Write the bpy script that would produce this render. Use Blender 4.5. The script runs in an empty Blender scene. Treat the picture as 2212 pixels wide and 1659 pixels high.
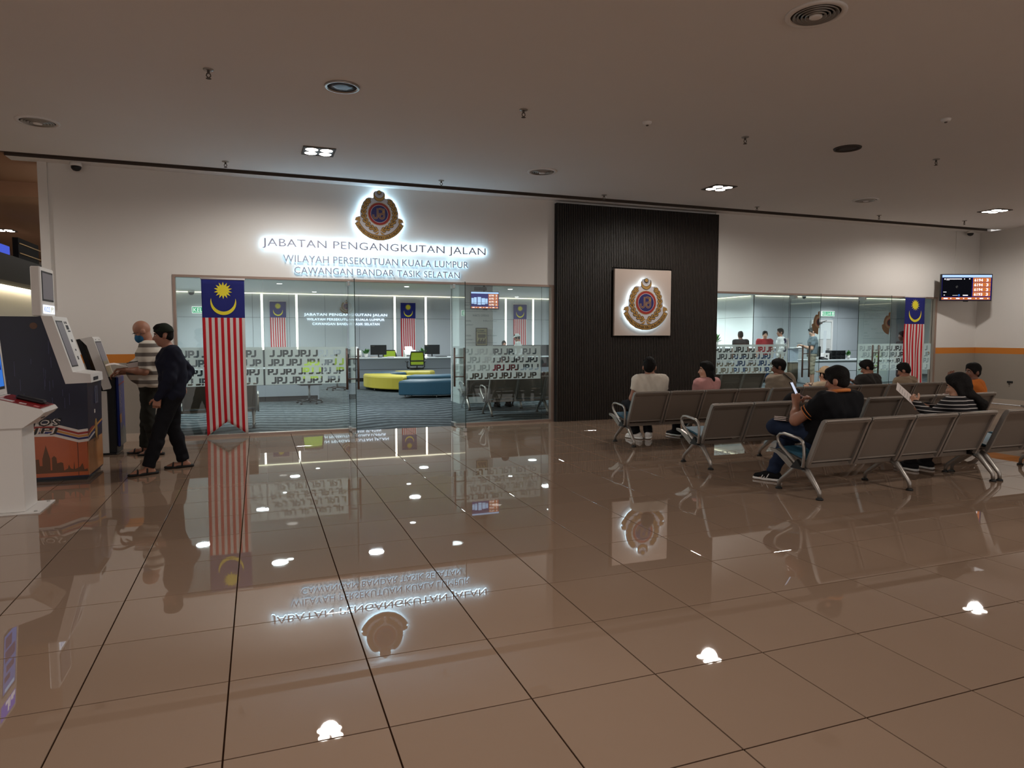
import bpy, math, random
import numpy as np
from mathutils import Vector, Matrix
random.seed(7)
PI = math.pi
C = bpy.context.scene.collection
SC = bpy.context.scene

# ---------------------------------------------------------------- camera
cam_data = bpy.data.cameras.new('camera')
cam = bpy.data.objects.new('camera', cam_data)
C.objects.link(cam)
cam_data.sensor_fit = 'HORIZONTAL'
cam_data.sensor_width = 36.0
cam_data.lens = 36.0 * 1469.8 / 2212.0
cam_data.clip_start = 0.05
cam_data.clip_end = 200
cam.location = (0, 0, 1.5234)
cam.rotation_euler = (PI / 2 - 0.0708, 0, -0.3564)
SC.camera = cam

# ---------------------------------------------------------------- world, exposure
world = bpy.data.worlds.new('world')
SC.world = world
world.use_nodes = True
wbg = world.node_tree.nodes['Background']
wbg.inputs[0].default_value = (1.0, 0.955, 0.92, 1)
wbg.inputs[1].default_value = 0.72
SC.view_settings.view_transform = 'Standard'
SC.view_settings.look = 'None'
SC.view_settings.gamma = 1.0
SC.view_settings.use_curve_mapping = False
SC.view_settings.exposure = 0.07
SC.cycles.max_bounces = 8
SC.cycles.diffuse_bounces = 3
SC.cycles.glossy_bounces = 4
SC.cycles.transparent_max_bounces = 16
SC.cycles.caustics_reflective = False
SC.cycles.caustics_refractive = False
SC.cycles.sample_clamp_indirect = 4.0

WARM = (1.0, 0.945, 0.88)
COOL = (0.86, 0.97, 1.0)

def area_light(name, loc, size, power, color, spread=PI, shape='DISK'):
    d = bpy.data.lights.new(name, 'AREA')
    d.shape = shape
    d.size = size
    d.energy = power
    d.color = color
    d.spread = spread
    o = bpy.data.objects.new(name, d)
    o.location = loc
    C.objects.link(o)
    return o

HALL_Z = 3.88
YF = 11.08                                   # front face of the shopfront wall
HALL_POWER = 92.0
def spot_light(name, loc, power, color, cone, blend, radius):
    d = bpy.data.lights.new(name, 'SPOT')
    d.energy = power
    d.color = color
    d.spot_size = cone
    d.spot_blend = blend
    d.shadow_soft_size = radius
    o = bpy.data.objects.new(name, d)
    o.location = loc
    C.objects.link(o)
    return o
for lx, ly in ((0.784, 9.2), (6.95, 9.2), (13.1, 9.05), (-5.25, 18.4), (-5.38, 9.2)):
    spot_light('downlight_beam', (lx, ly, HALL_Z - 0.03), HALL_POWER * 2.3, WARM, math.radians(172), 0.45, 0.13)
for lx in (-11.55, -5.38, 0.784, 6.95, 13.1):
    for ly in (9.2, 2.2, -5.0):
        if ly > 8:
            continue                             # these are the fittings in view: their own lamps give the light
        area_light('hall_lamp', (lx, ly, HALL_Z - 0.06), 0.30, HALL_POWER * 0.62, WARM, math.radians(168))
OFF_POWER = 58.0
for lx, ly in ((0.3, 14.0), (2.2, 14.0), (8.2, 14.0), (12.2, 13.6), (0.0, 18.5), (4.0, 18.5), (8.0, 18.5), (12.5, 17.4),
               (1.0, 22.6), (5.2, 22.6), (9.2, 22.6), (15.6, 15.4), (19.0, 15.4), (16.2, 19.0), (20.5, 18.5), (14.6, 21.8), (14.0, 19.6), (15.2, 23.6), (-1.2, 20.0), (-1.2, 15.8), (-1.0, 23.0)):  # entries by the white and left walls are fill added to brighten them
    area_light('office_lamp_and_fill', (lx, ly, 2.965), 0.30, OFF_POWER * (2.2 if 13.9 < lx < 15.3 and ly > 19 else 1.15), COOL, math.radians(160))

# ---------------------------------------------------------------- materials
def lin(c):
    return tuple(((x / 255.0) / 12.92 if x / 255.0 <= 0.04045 else ((x / 255.0 + 0.055) / 1.055) ** 2.4) for x in c)

def mat(name, col, rough=0.6, metal=0.0, spec=0.5, noise=0.0, nscale=8.0, bump=0.0, emis=None, estr=0.0, coat=0.0, srgb=True):
    m = bpy.data.materials.new(name)
    m.use_nodes = True
    nt = m.node_tree
    b = nt.nodes['Principled BSDF']
    c = lin(col) if srgb else col
    b.inputs['Base Color'].default_value = (*c, 1)
    b.inputs['Roughness'].default_value = rough
    b.inputs['Metallic'].default_value = metal
    b.inputs['Specular IOR Level'].default_value = spec
    b.inputs['Coat Weight'].default_value = coat
    if emis:
        b.inputs['Emission Color'].default_value = (*(lin(emis) if srgb else emis), 1)
        b.inputs['Emission Strength'].default_value = estr
    if noise or bump:
        tc = nt.nodes.new('ShaderNodeTexCoord')
        n = nt.nodes.new('ShaderNodeTexNoise')
        n.inputs['Scale'].default_value = nscale
        n.inputs['Detail'].default_value = 4
        nt.links.new(tc.outputs['Object'], n.inputs['Vector'])
        if noise:
            mx = nt.nodes.new('ShaderNodeMix')
            mx.data_type = 'RGBA'
            mx.inputs['A'].default_value = (*[x * (1 - noise) for x in c], 1)
            mx.inputs['B'].default_value = (*[min(1, x * (1 + noise)) for x in c], 1)
            nt.links.new(n.outputs['Fac'], mx.inputs['Factor'])
            nt.links.new(mx.outputs['Result'], b.inputs['Base Color'])
        if bump:
            bp = nt.nodes.new('ShaderNodeBump')
            bp.inputs['Strength'].default_value = bump
            bp.inputs['Distance'].default_value = 0.01
            nt.links.new(n.outputs['Fac'], bp.inputs['Height'])
            nt.links.new(bp.outputs['Normal'], b.inputs['Normal'])
    return m

def emat(name, col, strength):
    m = bpy.data.materials.new(name)
    m.use_nodes = True
    nt = m.node_tree
    nt.nodes.clear()
    o = nt.nodes.new('ShaderNodeOutputMaterial')
    e = nt.nodes.new('ShaderNodeEmission')
    e.inputs['Color'].default_value = (*col, 1)
    e.inputs['Strength'].default_value = strength
    nt.links.new(e.outputs[0], o.inputs[0])
    return m

def glass_mat(name, tint, refl=1.0):
    m = bpy.data.materials.new(name)
    m.use_nodes = True
    nt = m.node_tree
    nt.nodes.clear()
    o = nt.nodes.new('ShaderNodeOutputMaterial')
    t = nt.nodes.new('ShaderNodeBsdfTransparent')
    t.inputs['Color'].default_value = (*tint, 1)
    g = nt.nodes.new('ShaderNodeBsdfGlossy')
    g.inputs['Roughness'].default_value = 0.0
    g.inputs['Color'].default_value = (refl, refl, refl, 1)
    ge = nt.nodes.new('ShaderNodeNewGeometry')      # Schlick reflectance, the same for both faces of the sheet
    dt = nt.nodes.new('ShaderNodeVectorMath')
    dt.operation = 'DOT_PRODUCT'
    nt.links.new(ge.outputs['Normal'], dt.inputs[0])
    nt.links.new(ge.outputs['Incoming'], dt.inputs[1])
    def mth(op, a, b=None, c=None):
        n = nt.nodes.new('ShaderNodeMath')
        n.operation = op
        for i, v in enumerate((a, b, c)):
            if isinstance(v, (int, float)):
                n.inputs[i].default_value = v
            elif v is not None:
                nt.links.new(v, n.inputs[i])
        return n.outputs[0]
    q = mth('POWER', mth('SUBTRACT', 1.0, mth('ABSOLUTE', dt.outputs['Value'])), 5.0)
    f = mth('MULTIPLY_ADD', q, 0.96, 0.04)
    x = nt.nodes.new('ShaderNodeMixShader')
    nt.links.new(f, x.inputs[0])
    nt.links.new(t.outputs[0], x.inputs[1])
    nt.links.new(g.outputs[0], x.inputs[2])
    nt.links.new(x.outputs[0], o.inputs[0])
    return m

def film_mat(name, col, clear):
    m = bpy.data.materials.new(name)
    m.use_nodes = True
    nt = m.node_tree
    nt.nodes.clear()
    o = nt.nodes.new('ShaderNodeOutputMaterial')
    d = nt.nodes.new('ShaderNodeBsdfDiffuse')
    d.inputs['Color'].default_value = (*col, 1)
    tl = nt.nodes.new('ShaderNodeBsdfTranslucent')
    tl.inputs['Color'].default_value = (*col, 1)
    a = nt.nodes.new('ShaderNodeMixShader')
    a.inputs[0].default_value = 0.62
    tr = nt.nodes.new('ShaderNodeBsdfTransparent')
    b = nt.nodes.new('ShaderNodeMixShader')
    b.inputs[0].default_value = clear
    nt.links.new(d.outputs[0], a.inputs[1])
    nt.links.new(tl.outputs[0], a.inputs[2])
    nt.links.new(a.outputs[0], b.inputs[1])
    nt.links.new(tr.outputs[0], b.inputs[2])
    nt.links.new(b.outputs[0], o.inputs[0])
    return m

def band_mat(name, bands, axis='Z', rough=0.8, noise=0.0):
    """cloth with stripes woven across it: bands = [(position, colour), ...] in object space metres, constant between stops"""
    m = bpy.data.materials.new(name)
    m.use_nodes = True
    nt = m.node_tree
    b = nt.nodes['Principled BSDF']
    b.inputs['Roughness'].default_value = rough
    b.inputs['Specular IOR Level'].default_value = 0.2
    tc = nt.nodes.new('ShaderNodeTexCoord')
    sp = nt.nodes.new('ShaderNodeSeparateXYZ')
    nt.links.new(tc.outputs['Object'], sp.inputs[0])
    lo, hi = bands[0][0], bands[-1][0] + 0.2
    mr = nt.nodes.new('ShaderNodeMapRange')
    mr.inputs['From Min'].default_value = lo
    mr.inputs['From Max'].default_value = hi
    nt.links.new(sp.outputs[axis], mr.inputs['Value'])
    r = nt.nodes.new('ShaderNodeValToRGB')
    r.color_ramp.interpolation = 'CONSTANT'
    el = r.color_ramp.elements
    for i, (p, c) in enumerate(bands):
        q = (p - lo) / (hi - lo)
        e = el[i] if i < 2 else el.new(q)
        e.position = q
        e.color = (*lin(c), 1)
    nt.links.new(mr.outputs[0], r.inputs[0])
    nt.links.new(r.outputs[0], b.inputs['Base Color'])
    return m

MT = {}
MT['wall'] = mat('painted_plaster', (230, 226, 221), 0.85, noise=0.03, nscale=1.3, spec=0.25)
MT['ceil'] = mat('ceiling_paint', (236, 233, 231), 0.9, noise=0.03, nscale=0.7, spec=0.2)
MT['tan_ceil'] = mat('tan_ceiling_paint', (176, 136, 108), 0.9, spec=0.2)
MT['dado'] = mat('grey_dado_paint', (158, 150, 140), 0.8, noise=0.03, nscale=2, spec=0.25)
MT['stripe'] = mat('orange_stripe_paint', (206, 128, 52), 0.7, spec=0.25)
MT['base'] = mat('beige_skirting_tile', (196, 180, 164), 0.35)
MT['groove'] = mat('groove_brown', (92, 84, 78), 0.8)
MT['alu'] = mat('bronze_aluminium', (168, 146, 134), 0.4, metal=0.6)
MT['handle'] = mat('dark_bronze', (104, 88, 82), 0.4, metal=0.5)
MT['steel'] = mat('brushed_steel', (190, 188, 186), 0.28, metal=1.0)
MT['chair_metal'] = mat('silver_paint', (164, 158, 152), 0.36, metal=0.75)
MT['chair_sheet'] = mat('perforated_steel', (138, 128, 119), 0.45, metal=0.55)
MT['black'] = mat('black_plastic', (22, 22, 24), 0.45)
MT['rubber'] = mat('black_rubber', (16, 16, 16), 0.7)
MT['cushion'] = mat('teal_vinyl', (50, 92, 112), 0.5)
MT['white'] = mat('white_enamel', (232, 228, 224), 0.4)
MT['slat'] = mat('dark_wood_slat', (43, 36, 31), 0.55, noise=0.15, nscale=30)
MT['slat_back'] = mat('black_backing', (22, 19, 17), 0.9)
MT['glass'] = glass_mat('clear_glass', (0.93, 0.965, 0.95))
MT['glass_edge'] = mat('glass_edge', (22, 44, 42), 0.2)
MT['film'] = film_mat('frosted_film', (0.74, 0.80, 0.77), 0.12)
MT['panel'] = mat('grey_laminate', (186, 190, 194), 0.35, noise=0.02, nscale=2)
MT['panel_white'] = mat('white_laminate', (226, 230, 228), 0.4)
MT['off_ceil'] = mat('office_ceiling_paint', (224, 226, 226), 0.9)
MT['dark'] = mat('dark_recess', (24, 25, 27), 0.8)
MT['gold'] = mat('gold_print', (172, 132, 70), 0.42, metal=0.15)
MT['outline'] = mat('dark_print', (34, 26, 22), 0.5)
MT['emb_pale'] = mat('pale_print', (196, 192, 196), 0.5)
MT['emb_red'] = mat('red_print', (150, 40, 38), 0.5)
MT['emb_blue'] = mat('navy_print', (36, 36, 96), 0.5)
MT['sign_face'] = mat('sign_face_metal', (158, 158, 176), 0.5)
MT['halo'] = emat('halo_led', (0.50, 0.79, 1.0), 12.0)
MT['halo_back'] = emat('halo_led_back', (0.46, 0.77, 1.0), 3.4)
MT['halo_side'] = emat('halo_led_side', (0.46, 0.77, 1.0), 3.0)
MT['halo_soft'] = emat('halo_led_soft', (0.42, 0.74, 1.0), 2.8)
MT['halo_small'] = emat('halo_led_small', (0.56, 0.82, 1.0), 8.0)
MT['halo_tiny'] = emat('halo_led_tiny', (0.7, 0.86, 1.0), 1.6)
MT['lamp'] = emat('warm_lamp', (1.0, 0.90, 0.80), 25.0)
MT['lamp_cool'] = emat('cool_lamp', (0.9, 0.98, 1.0), 9.0)
MT['strip'] = emat('led_strip', (1.0, 0.93, 0.80), 7.0)
MT['cove'] = emat('cove_strip', (1.0, 0.95, 0.70), 3.0)
MT['flag_blue'] = mat('flag_navy', (38, 42, 112), 0.75, spec=0.2)
MT['flag_red'] = mat('flag_red', (190, 34, 44), 0.8, spec=0.2)
MT['flag_white'] = mat('flag_white', (214, 208, 206), 0.8, spec=0.2)
MT['flag_yellow'] = mat('flag_yellow', (226, 212, 60), 0.75, spec=0.2)
MT['paper'] = mat('white_paper', (226, 214, 208), 0.7)
MT['ink'] = mat('black_ink', (40, 40, 44), 0.6)
MT['navy'] = mat('navy_vinyl', (19, 19, 46), 0.38, coat=0.0, noise=0.35, nscale=5)
MT['leaf'] = mat('green_leaf', (62, 120, 48), 0.5, noise=0.3, nscale=40)
MT['lime'] = mat('lime_fabric', (166, 190, 52), 0.8)
MT['yellow'] = mat('yellow_vinyl', (186, 170, 56), 0.5)
MT['teal'] = mat('petrol_vinyl', (34, 74, 94), 0.5)
MT['counter'] = mat('counter_white', (216, 220, 222), 0.3)
MT['desk_front'] = mat('desk_front_laminate', (138, 143, 150), 0.4)
MT['charcoal'] = mat('charcoal_panel', (38, 42, 44), 0.7)
MT['wood'] = mat('oak_laminate', (132, 116, 94), 0.5, noise=0.12, nscale=14)

# ---------------------------------------------------------------- object helpers
def thing(name, label, cat, loc=(0, 0, 0), rz=0.0, group=None):
    o = bpy.data.objects.new(name, None)
    o.empty_display_size = 0.1
    o.location = loc
    o.rotation_euler = (0, 0, rz)
    o['label'] = label
    o['category'] = cat
    if group:
        o['group'] = group
    C.objects.link(o)
    return o

def tag(o, label, cat, group=None):
    o['label'] = label
    o['category'] = cat
    if group:
        o['group'] = group
    return o

def copy_tree(o, parent=None):
    c = o.copy()
    C.objects.link(c)
    if parent is not None:
        c.parent = parent
    for ch in list(o.children):
        copy_tree(ch, c)
    return c

def dup(root, loc, rz=None, label=None, group=None):
    c = copy_tree(root)
    c.location = loc
    if rz is not None:
        c.rotation_euler = (0, 0, rz)
    if label:
        c['label'] = label
    if group:
        c['group'] = group
    return c

def struct(o):
    o['kind'] = 'structure'
    return o

class MB:
    def __init__(s):
        s.v, s.f, s.m, s.sm = [], [], [], []

    def add(s, vs, fs, mat=0, smooth=False):
        n = len(s.v)
        s.v.extend([tuple(p) for p in vs])
        for f in fs:
            s.f.append(tuple(i + n for i in f))
            s.m.append(mat)
            s.sm.append(smooth)
        return s

    def box(s, x0, x1, y0, y1, z0, z1, mat=0):
        return s.add([(x0, y0, z0), (x1, y0, z0), (x1, y1, z0), (x0, y1, z0), (x0, y0, z1), (x1, y0, z1), (x1, y1, z1), (x0, y1, z1)],
                     [(0, 3, 2, 1), (4, 5, 6, 7), (0, 1, 5, 4), (1, 2, 6, 5), (2, 3, 7, 6), (3, 0, 4, 7)], mat)

    def cbox(s, x0, x1, y0, y1, z0, z1, c=0.01, mat=0, smooth=False):
        X, Y, Z = (x0, x1), (y0, y1), (z0, z1)
        vs, idx = [], {}
        for ix in (0, 1):
            for iy in (0, 1):
                for iz in (0, 1):
                    for ax in range(3):
                        p = [X[ix], Y[iy], Z[iz]]
                        for a, i in ((0, ix), (1, iy), (2, iz)):
                            if a != ax:
                                p[a] += c if i == 0 else -c
                        idx[(ix, iy, iz, ax)] = len(vs)
                        vs.append(p)
        fs = []
        for ax in range(3):
            o = [a for a in range(3) if a != ax]
            for side in (0, 1):
                q = []
                for a, b in ((0, 0), (1, 0), (1, 1), (0, 1)):
                    k = [0, 0, 0]
                    k[ax] = side
                    k[o[0]], k[o[1]] = a, b
                    q.append(idx[(k[0], k[1], k[2], ax)])
                fs.append(q)
            for a in (0, 1):
                for b in (0, 1):
                    k0, k1 = [0, 0, 0], [0, 0, 0]
                    k0[o[0]] = k1[o[0]] = a
                    k0[o[1]] = k1[o[1]] = b
                    k1[ax] = 1
                    fs.append([idx[(*k0, o[0])], idx[(*k1, o[0])], idx[(*k1, o[1])], idx[(*k0, o[1])]])
        for ix in (0, 1):
            for iy in (0, 1):
                for iz in (0, 1):
                    fs.append([idx[(ix, iy, iz, a)] for a in range(3)])
        cx = np.array([(x0 + x1) / 2, (y0 + y1) / 2, (z0 + z1) / 2])
        out = []
        for f in fs:
            P = np.array([vs[i] for i in f], float)
            nrm = np.cross(P[1] - P[0], P[2] - P[0])
            out.append(f if np.dot(nrm, P.mean(0) - cx) > 0 else f[::-1])
        return s.add(vs, out, mat, smooth)

    def prism(s, poly, axis, a, b, mat=0, side_mat=None, back_mat=None):
        n = len(poly)
        def P(u, w, d):
            return {'x': (d, u, w), 'y': (u, d, w), 'z': (u, w, d)}[axis]
        area = sum(poly[i][0] * poly[(i + 1) % n][1] - poly[(i + 1) % n][0] * poly[i][1] for i in range(n))
        if area < 0:
            poly = poly[::-1]
        lo, hi = min(a, b), max(a, b)
        vs = [P(u, w, lo) for u, w in poly] + [P(u, w, hi) for u, w in poly]
        low, top = tuple(range(n - 1, -1, -1)), tuple(range(n, 2 * n))
        sides = [(i, (i + 1) % n, n + (i + 1) % n, n + i) for i in range(n)]
        if axis == 'y':
            low, top, sides = low[::-1], top[::-1], [f[::-1] for f in sides]
        s.add(vs, [low], mat)
        k = len(s.v) - 2 * n
        for f in [top]:
            s.f.append(tuple(i + k for i in f)); s.m.append(mat if back_mat is None else back_mat); s.sm.append(False)
        for f in sides:
            s.f.append(tuple(i + k for i in f)); s.m.append(mat if side_mat is None else side_mat); s.sm.append(False)
        return s

    def tube(s, path, r, n=8, closed=False, mat=0, flat=1.0):
        P = [Vector(p) for p in path]
        R = r if isinstance(r, (list, tuple)) else [r] * len(P)
        m = len(P)
        rings = []
        up = None
        for i in range(m):
            if closed:
                t = (P[(i + 1) % m] - P[i - 1]).normalized()
            else:
                t = (P[min(i + 1, m - 1)] - P[max(i - 1, 0)]).normalized()
            if up is None:
                up = t.orthogonal().normalized()
                if abs(t.dot(Vector((1, 0, 0)))) < 0.9:
                    up = (Vector((1, 0, 0)) - t * t.x).normalized()
            else:
                up = (up - t * up.dot(t)).normalized()
            w = t.cross(up)
            rings.append([P[i] + (up * math.cos(2 * PI * k / n) + w * math.sin(2 * PI * k / n) * flat) * R[i] for k in range(n)])
        vs = [p for ring in rings for p in ring]
        fs = []
        for i in range(m if closed else m - 1):
            j = (i + 1) % m
            for k in range(n):
                l = (k + 1) % n
                fs.append((i * n + k, i * n + l, j * n + l, j * n + k))
        if not closed:
            fs.append(tuple(range(n - 1, -1, -1)))
            fs.append(tuple((m - 1) * n + k for k in range(n)))
        return s.add(vs, fs, mat, True)

    def cyl(s, p0, p1, r0, r1=None, n=16, mat=0):
        return s.tube([p0, p1], [r0, r0 if r1 is None else r1], n, mat=mat)

    def lathe(s, prof, c=(0, 0, 0), n=24, mat=0, smooth=True):
        vs = [(c[0] + r * math.cos(2 * PI * k / n), c[1] + r * math.sin(2 * PI * k / n), c[2] + z) for r, z in prof for k in range(n)]
        fs = []
        for i in range(len(prof) - 1):
            for k in range(n):
                l = (k + 1) % n
                fs.append((i * n + k, i * n + l, (i + 1) * n + l, (i + 1) * n + k))
        fs.append(tuple(range(n - 1, -1, -1)))
        fs.append(tuple((len(prof) - 1) * n + k for k in range(n)))
        return s.add(vs, fs, mat, smooth)

    def ell(s, c, r, R=None, nu=14, nv=9, mat=0):
        vs, fs = [], []
        for j in range(nv + 1):
            th = PI * j / nv
            for i in range(nu):
                ph = 2 * PI * i / nu
                p = Vector((r[0] * math.sin(th) * math.cos(ph), r[1] * math.sin(th) * math.sin(ph), r[2] * math.cos(th)))
                if R is not None:
                    p = R @ p
                vs.append(Vector(c) + p)
        for j in range(nv):
            for i in range(nu):
                k = (i + 1) % nu
                fs.append((j * nu + i, (j + 1) * nu + i, (j + 1) * nu + k, j * nu + k))
        return s.add(vs, fs, mat, True)

    def xf(s, M):
        s.v = [tuple(M @ Vector(p)) for p in s.v]
        return s

    def mesh(s, name, mats):
        me = bpy.data.meshes.new(name)
        me.from_pydata(s.v, [], s.f)
        for m in (mats if isinstance(mats, (list, tuple)) else [mats]):
            me.materials.append(m)
        me.polygons.foreach_set('material_index', s.m)
        me.polygons.foreach_set('use_smooth', s.sm)
        me.update()
        return me

    def build(s, name, mats, parent=None, loc=None, rz=None):
        o = bpy.data.objects.new(name, s.mesh(name, mats))
        C.objects.link(o)
        if parent is not None:
            o.parent = parent
        if loc is not None:
            o.location = loc
        if rz is not None:
            o.rotation_euler = (0, 0, rz)
        return o

def add_mesh(name, me, parent=None, loc=None):
    o = bpy.data.objects.new(name, me)
    C.objects.link(o)
    if parent is not None:
        o.parent = parent
    if loc is not None:
        o.location = loc
    return o

def curve_faces(splines=None, text=None, size=1.0, align='LEFT', extrude=0.0, space=1.0, res=3, bold=0.0):
    """flat or extruded filled outlines -> (verts, faces); text with the built-in font, or closed polygons with holes"""
    if text is not None:
        cu = bpy.data.curves.new('t', 'FONT')
        cu.body = text
        cu.size = size
        cu.align_x = align
        cu.space_character = space
        cu.offset = bold
    else:
        cu = bpy.data.curves.new('t', 'CURVE')
        cu.dimensions = '2D'
        for poly in splines:
            sp = cu.splines.new('POLY')
            sp.points.add(len(poly) - 1)
            for i, (x, y) in enumerate(poly):
                sp.points[i].co = (x, y, 0, 1)
            sp.use_cyclic_u = True
    cu.fill_mode = 'BOTH'
    cu.extrude = extrude
    cu.resolution_u = res
    ob = bpy.data.objects.new('t', cu)
    me = bpy.data.meshes.new_from_object(ob)
    vs = [tuple(v.co) for v in me.vertices]
    fs = [tuple(p.vertices) for p in me.polygons]
    bpy.data.objects.remove(ob)
    bpy.data.meshes.remove(me)
    bpy.data.curves.remove(cu)
    return vs, fs

def facing(vs, o, u=(1, 0, 0), w=(0, 0, 1)):
    """lay flat XY outlines out on a plane through o spanned by u and w; local z comes out along u x w"""
    o, u, w = Vector(o), Vector(u), Vector(w)
    n = u.cross(w)
    return [o + u * x + w * y + n * z for x, y, z in vs]

def islands(vs, fs):
    par = list(range(len(vs)))
    def find(a):
        while par[a] != a:
            par[a] = par[par[a]]
            a = par[a]
        return a
    key = {}
    for i, v in enumerate(vs):
        k = (round(v[0], 5), round(v[1], 5))
        if k in key:
            par[find(i)] = find(key[k])
        else:
            key[k] = i
    for f in fs:
        for i in f[1:]:
            par[find(i)] = find(f[0])
    out = {}
    for f in fs:
        out.setdefault(find(f[0]), []).append(f)
    res = []
    for g in out.values():
        used = sorted({i for f in g for i in f})
        mp = {i: k for k, i in enumerate(used)}
        res.append(([vs[i] for i in used], [tuple(mp[i] for i in f) for f in g]))
    res.sort(key=lambda r: min(p[0] for p in r[0]))
    return res

# ================================================================ THE SETTING
XL, XR = -2.73, 15.6
# ---- floor: polished porcelain tiles 0.6 m, each its own part where the photo lets one pick it out
TILE, GAP = 0.6, 0.0065
TX0, TY0 = -0.157, 0.161
mt_tile = mat('polished_porcelain', (142, 118, 100), 0.016, spec=0.85, noise=0.05, nscale=1.6)
nt = mt_tile.node_tree
pb = nt.nodes['Principled BSDF']
oi = nt.nodes.new('ShaderNodeObjectInfo')
mr = nt.nodes.new('ShaderNodeMapRange')
mr.inputs['To Min'].default_value = 0.95
mr.inputs['To Max'].default_value = 1.03
nt.links.new(oi.outputs['Random'], mr.inputs['Value'])
vm = nt.nodes.new('ShaderNodeVectorMath')
vm.operation = 'SCALE'
src = pb.inputs['Base Color'].links[0].from_socket
nt.links.new(src, vm.inputs[0])
nt.links.new(mr.outputs[0], vm.inputs['Scale'])
nt.links.new(vm.outputs[0], pb.inputs['Base Color'])
MT['tile'] = mt_tile
MT['grout'] = mat('brown_grout', (44, 28, 20), 0.95, spec=0.0)

floor = struct(MB().box(-14, XR, -9.0, YF + 0.02, -0.06, -0.006, 0).box(-14, XL, YF + 0.02, 26.0, -0.06, -0.006, 0).build('floor', [MT['grout']]))
FT = Matrix.Rotation(0.3564, 3, 'Z')
def in_view(x, y, z=0.0, pad=1.1):
    p = FT @ Vector((x, y, z - 1.5234))
    f = p.y * math.cos(0.0708) - p.z * math.sin(0.0708)
    u = p.y * math.sin(0.0708) + p.z * math.cos(0.0708)
    return f > 0.3 and abs(p.x / f) < 0.7525 * pad and abs(u / f) < 0.5643 * pad
cells = []
for i in range(-24, 28):
    for j in range(-16, 45):
        x0, y0 = TX0 + i * TILE, TY0 + j * TILE
        x1, y1 = x0 + TILE, y0 + TILE
        if x1 > XR + 0.01 or y0 < -9 or x0 < -14 or y0 > 25.5:
            continue
        if y1 > YF and x1 > XL:
            if y0 >= YF - 0.02:
                continue
            y1 = YF - 0.002
        vis = any(in_view(x, y) for x in (x0, (x0 + x1) / 2, x1) for y in (y0, (y0 + y1) / 2, y1))
        cells.append((not vis, math.hypot((x0 + x1) / 2, (y0 + y1) / 2), x0, y0, x1, y1))
cells.sort()
tile_me = MB().cbox(GAP / 2, TILE - GAP / 2, GAP / 2, TILE - GAP / 2, -0.012, 0.0, 0.0010).mesh('tile', [MT['tile']])
rest = MB()
nt_ = 0
for hid, d, x0, y0, x1, y1 in cells:
    if nt_ < 300 and not hid and y1 - y0 > TILE - 1e-3:
        add_mesh('tile', tile_me, floor, (x0, y0, 0))
        nt_ += 1
    else:
        rest.box(x0 + GAP / 2, x1 - GAP / 2, y0 + GAP / 2, y1 - GAP / 2, -0.012, 0.0)
rf = rest.build('tile_field', [MT['tile']], floor)
rf['kind'] = 'stuff'

# ---- office carpet
mc = bpy.data.materials.new('grey_wave_carpet')
mc.use_nodes = True
nt = mc.node_tree
pb = nt.nodes['Principled BSDF']
pb.inputs['Roughness'].default_value = 0.95
pb.inputs['Specular IOR Level'].default_value = 0.1
tc = nt.nodes.new('ShaderNodeTexCoord')
sp = nt.nodes.new('ShaderNodeSeparateXYZ')
nt.links.new(tc.outputs['Object'], sp.inputs[0])
def math_node(nt, op, a, b=None, c=None):
    n = nt.nodes.new('ShaderNodeMath')
    n.operation = op
    for i, v in enumerate((a, b, c)):
        if v is None:
            continue
        if isinstance(v, (int, float)):
            n.inputs[i].default_value = v
        else:
            nt.links.new(v, n.inputs[i])
    return n.outputs[0]
zz = math_node(nt, 'PINGPONG', sp.outputs['X'], 1.1)
ph = math_node(nt, 'MULTIPLY_ADD', zz, 0.42, sp.outputs['Y'])
nz = nt.nodes.new('ShaderNodeTexNoise')
nz.inputs['Scale'].default_value = 1.4
nt.links.new(tc.outputs['Object'], nz.inputs['Vector'])
ph = math_node(nt, 'MULTIPLY_ADD', nz.outputs['Fac'], 0.25, ph)
sn = math_node(nt, 'SINE', math_node(nt, 'MULTIPLY', ph, 17.0))
n2 = nt.nodes.new('ShaderNodeTexNoise')
n2.inputs['Scale'].default_value = 9.0
nt.links.new(tc.outputs['Object'], n2.inputs['Vector'])
fac = math_node(nt, 'MULTIPLY', math_node(nt, 'MULTIPLY_ADD', sn, 0.5, 0.5), n2.outputs['Fac'])
mx = nt.nodes.new('ShaderNodeMix')
mx.data_type = 'RGBA'
mx.inputs['A'].default_value = (*lin((48, 53, 56)), 1)
mx.inputs['B'].default_value = (*lin((122, 130, 134)), 1)
nt.links.new(fac, mx.inputs['Factor'])
nt.links.new(mx.outputs['Result'], pb.inputs['Base Color'])
MT['carpet'] = mc
OX0, OX1, OY1 = -2.55, 25.0, 25.0
struct(MB().box(OX0, OX1, YF + 0.02, OY1 + 0.3, -0.06, 0.0).build('floor_carpet', [MT['carpet']]))

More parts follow.
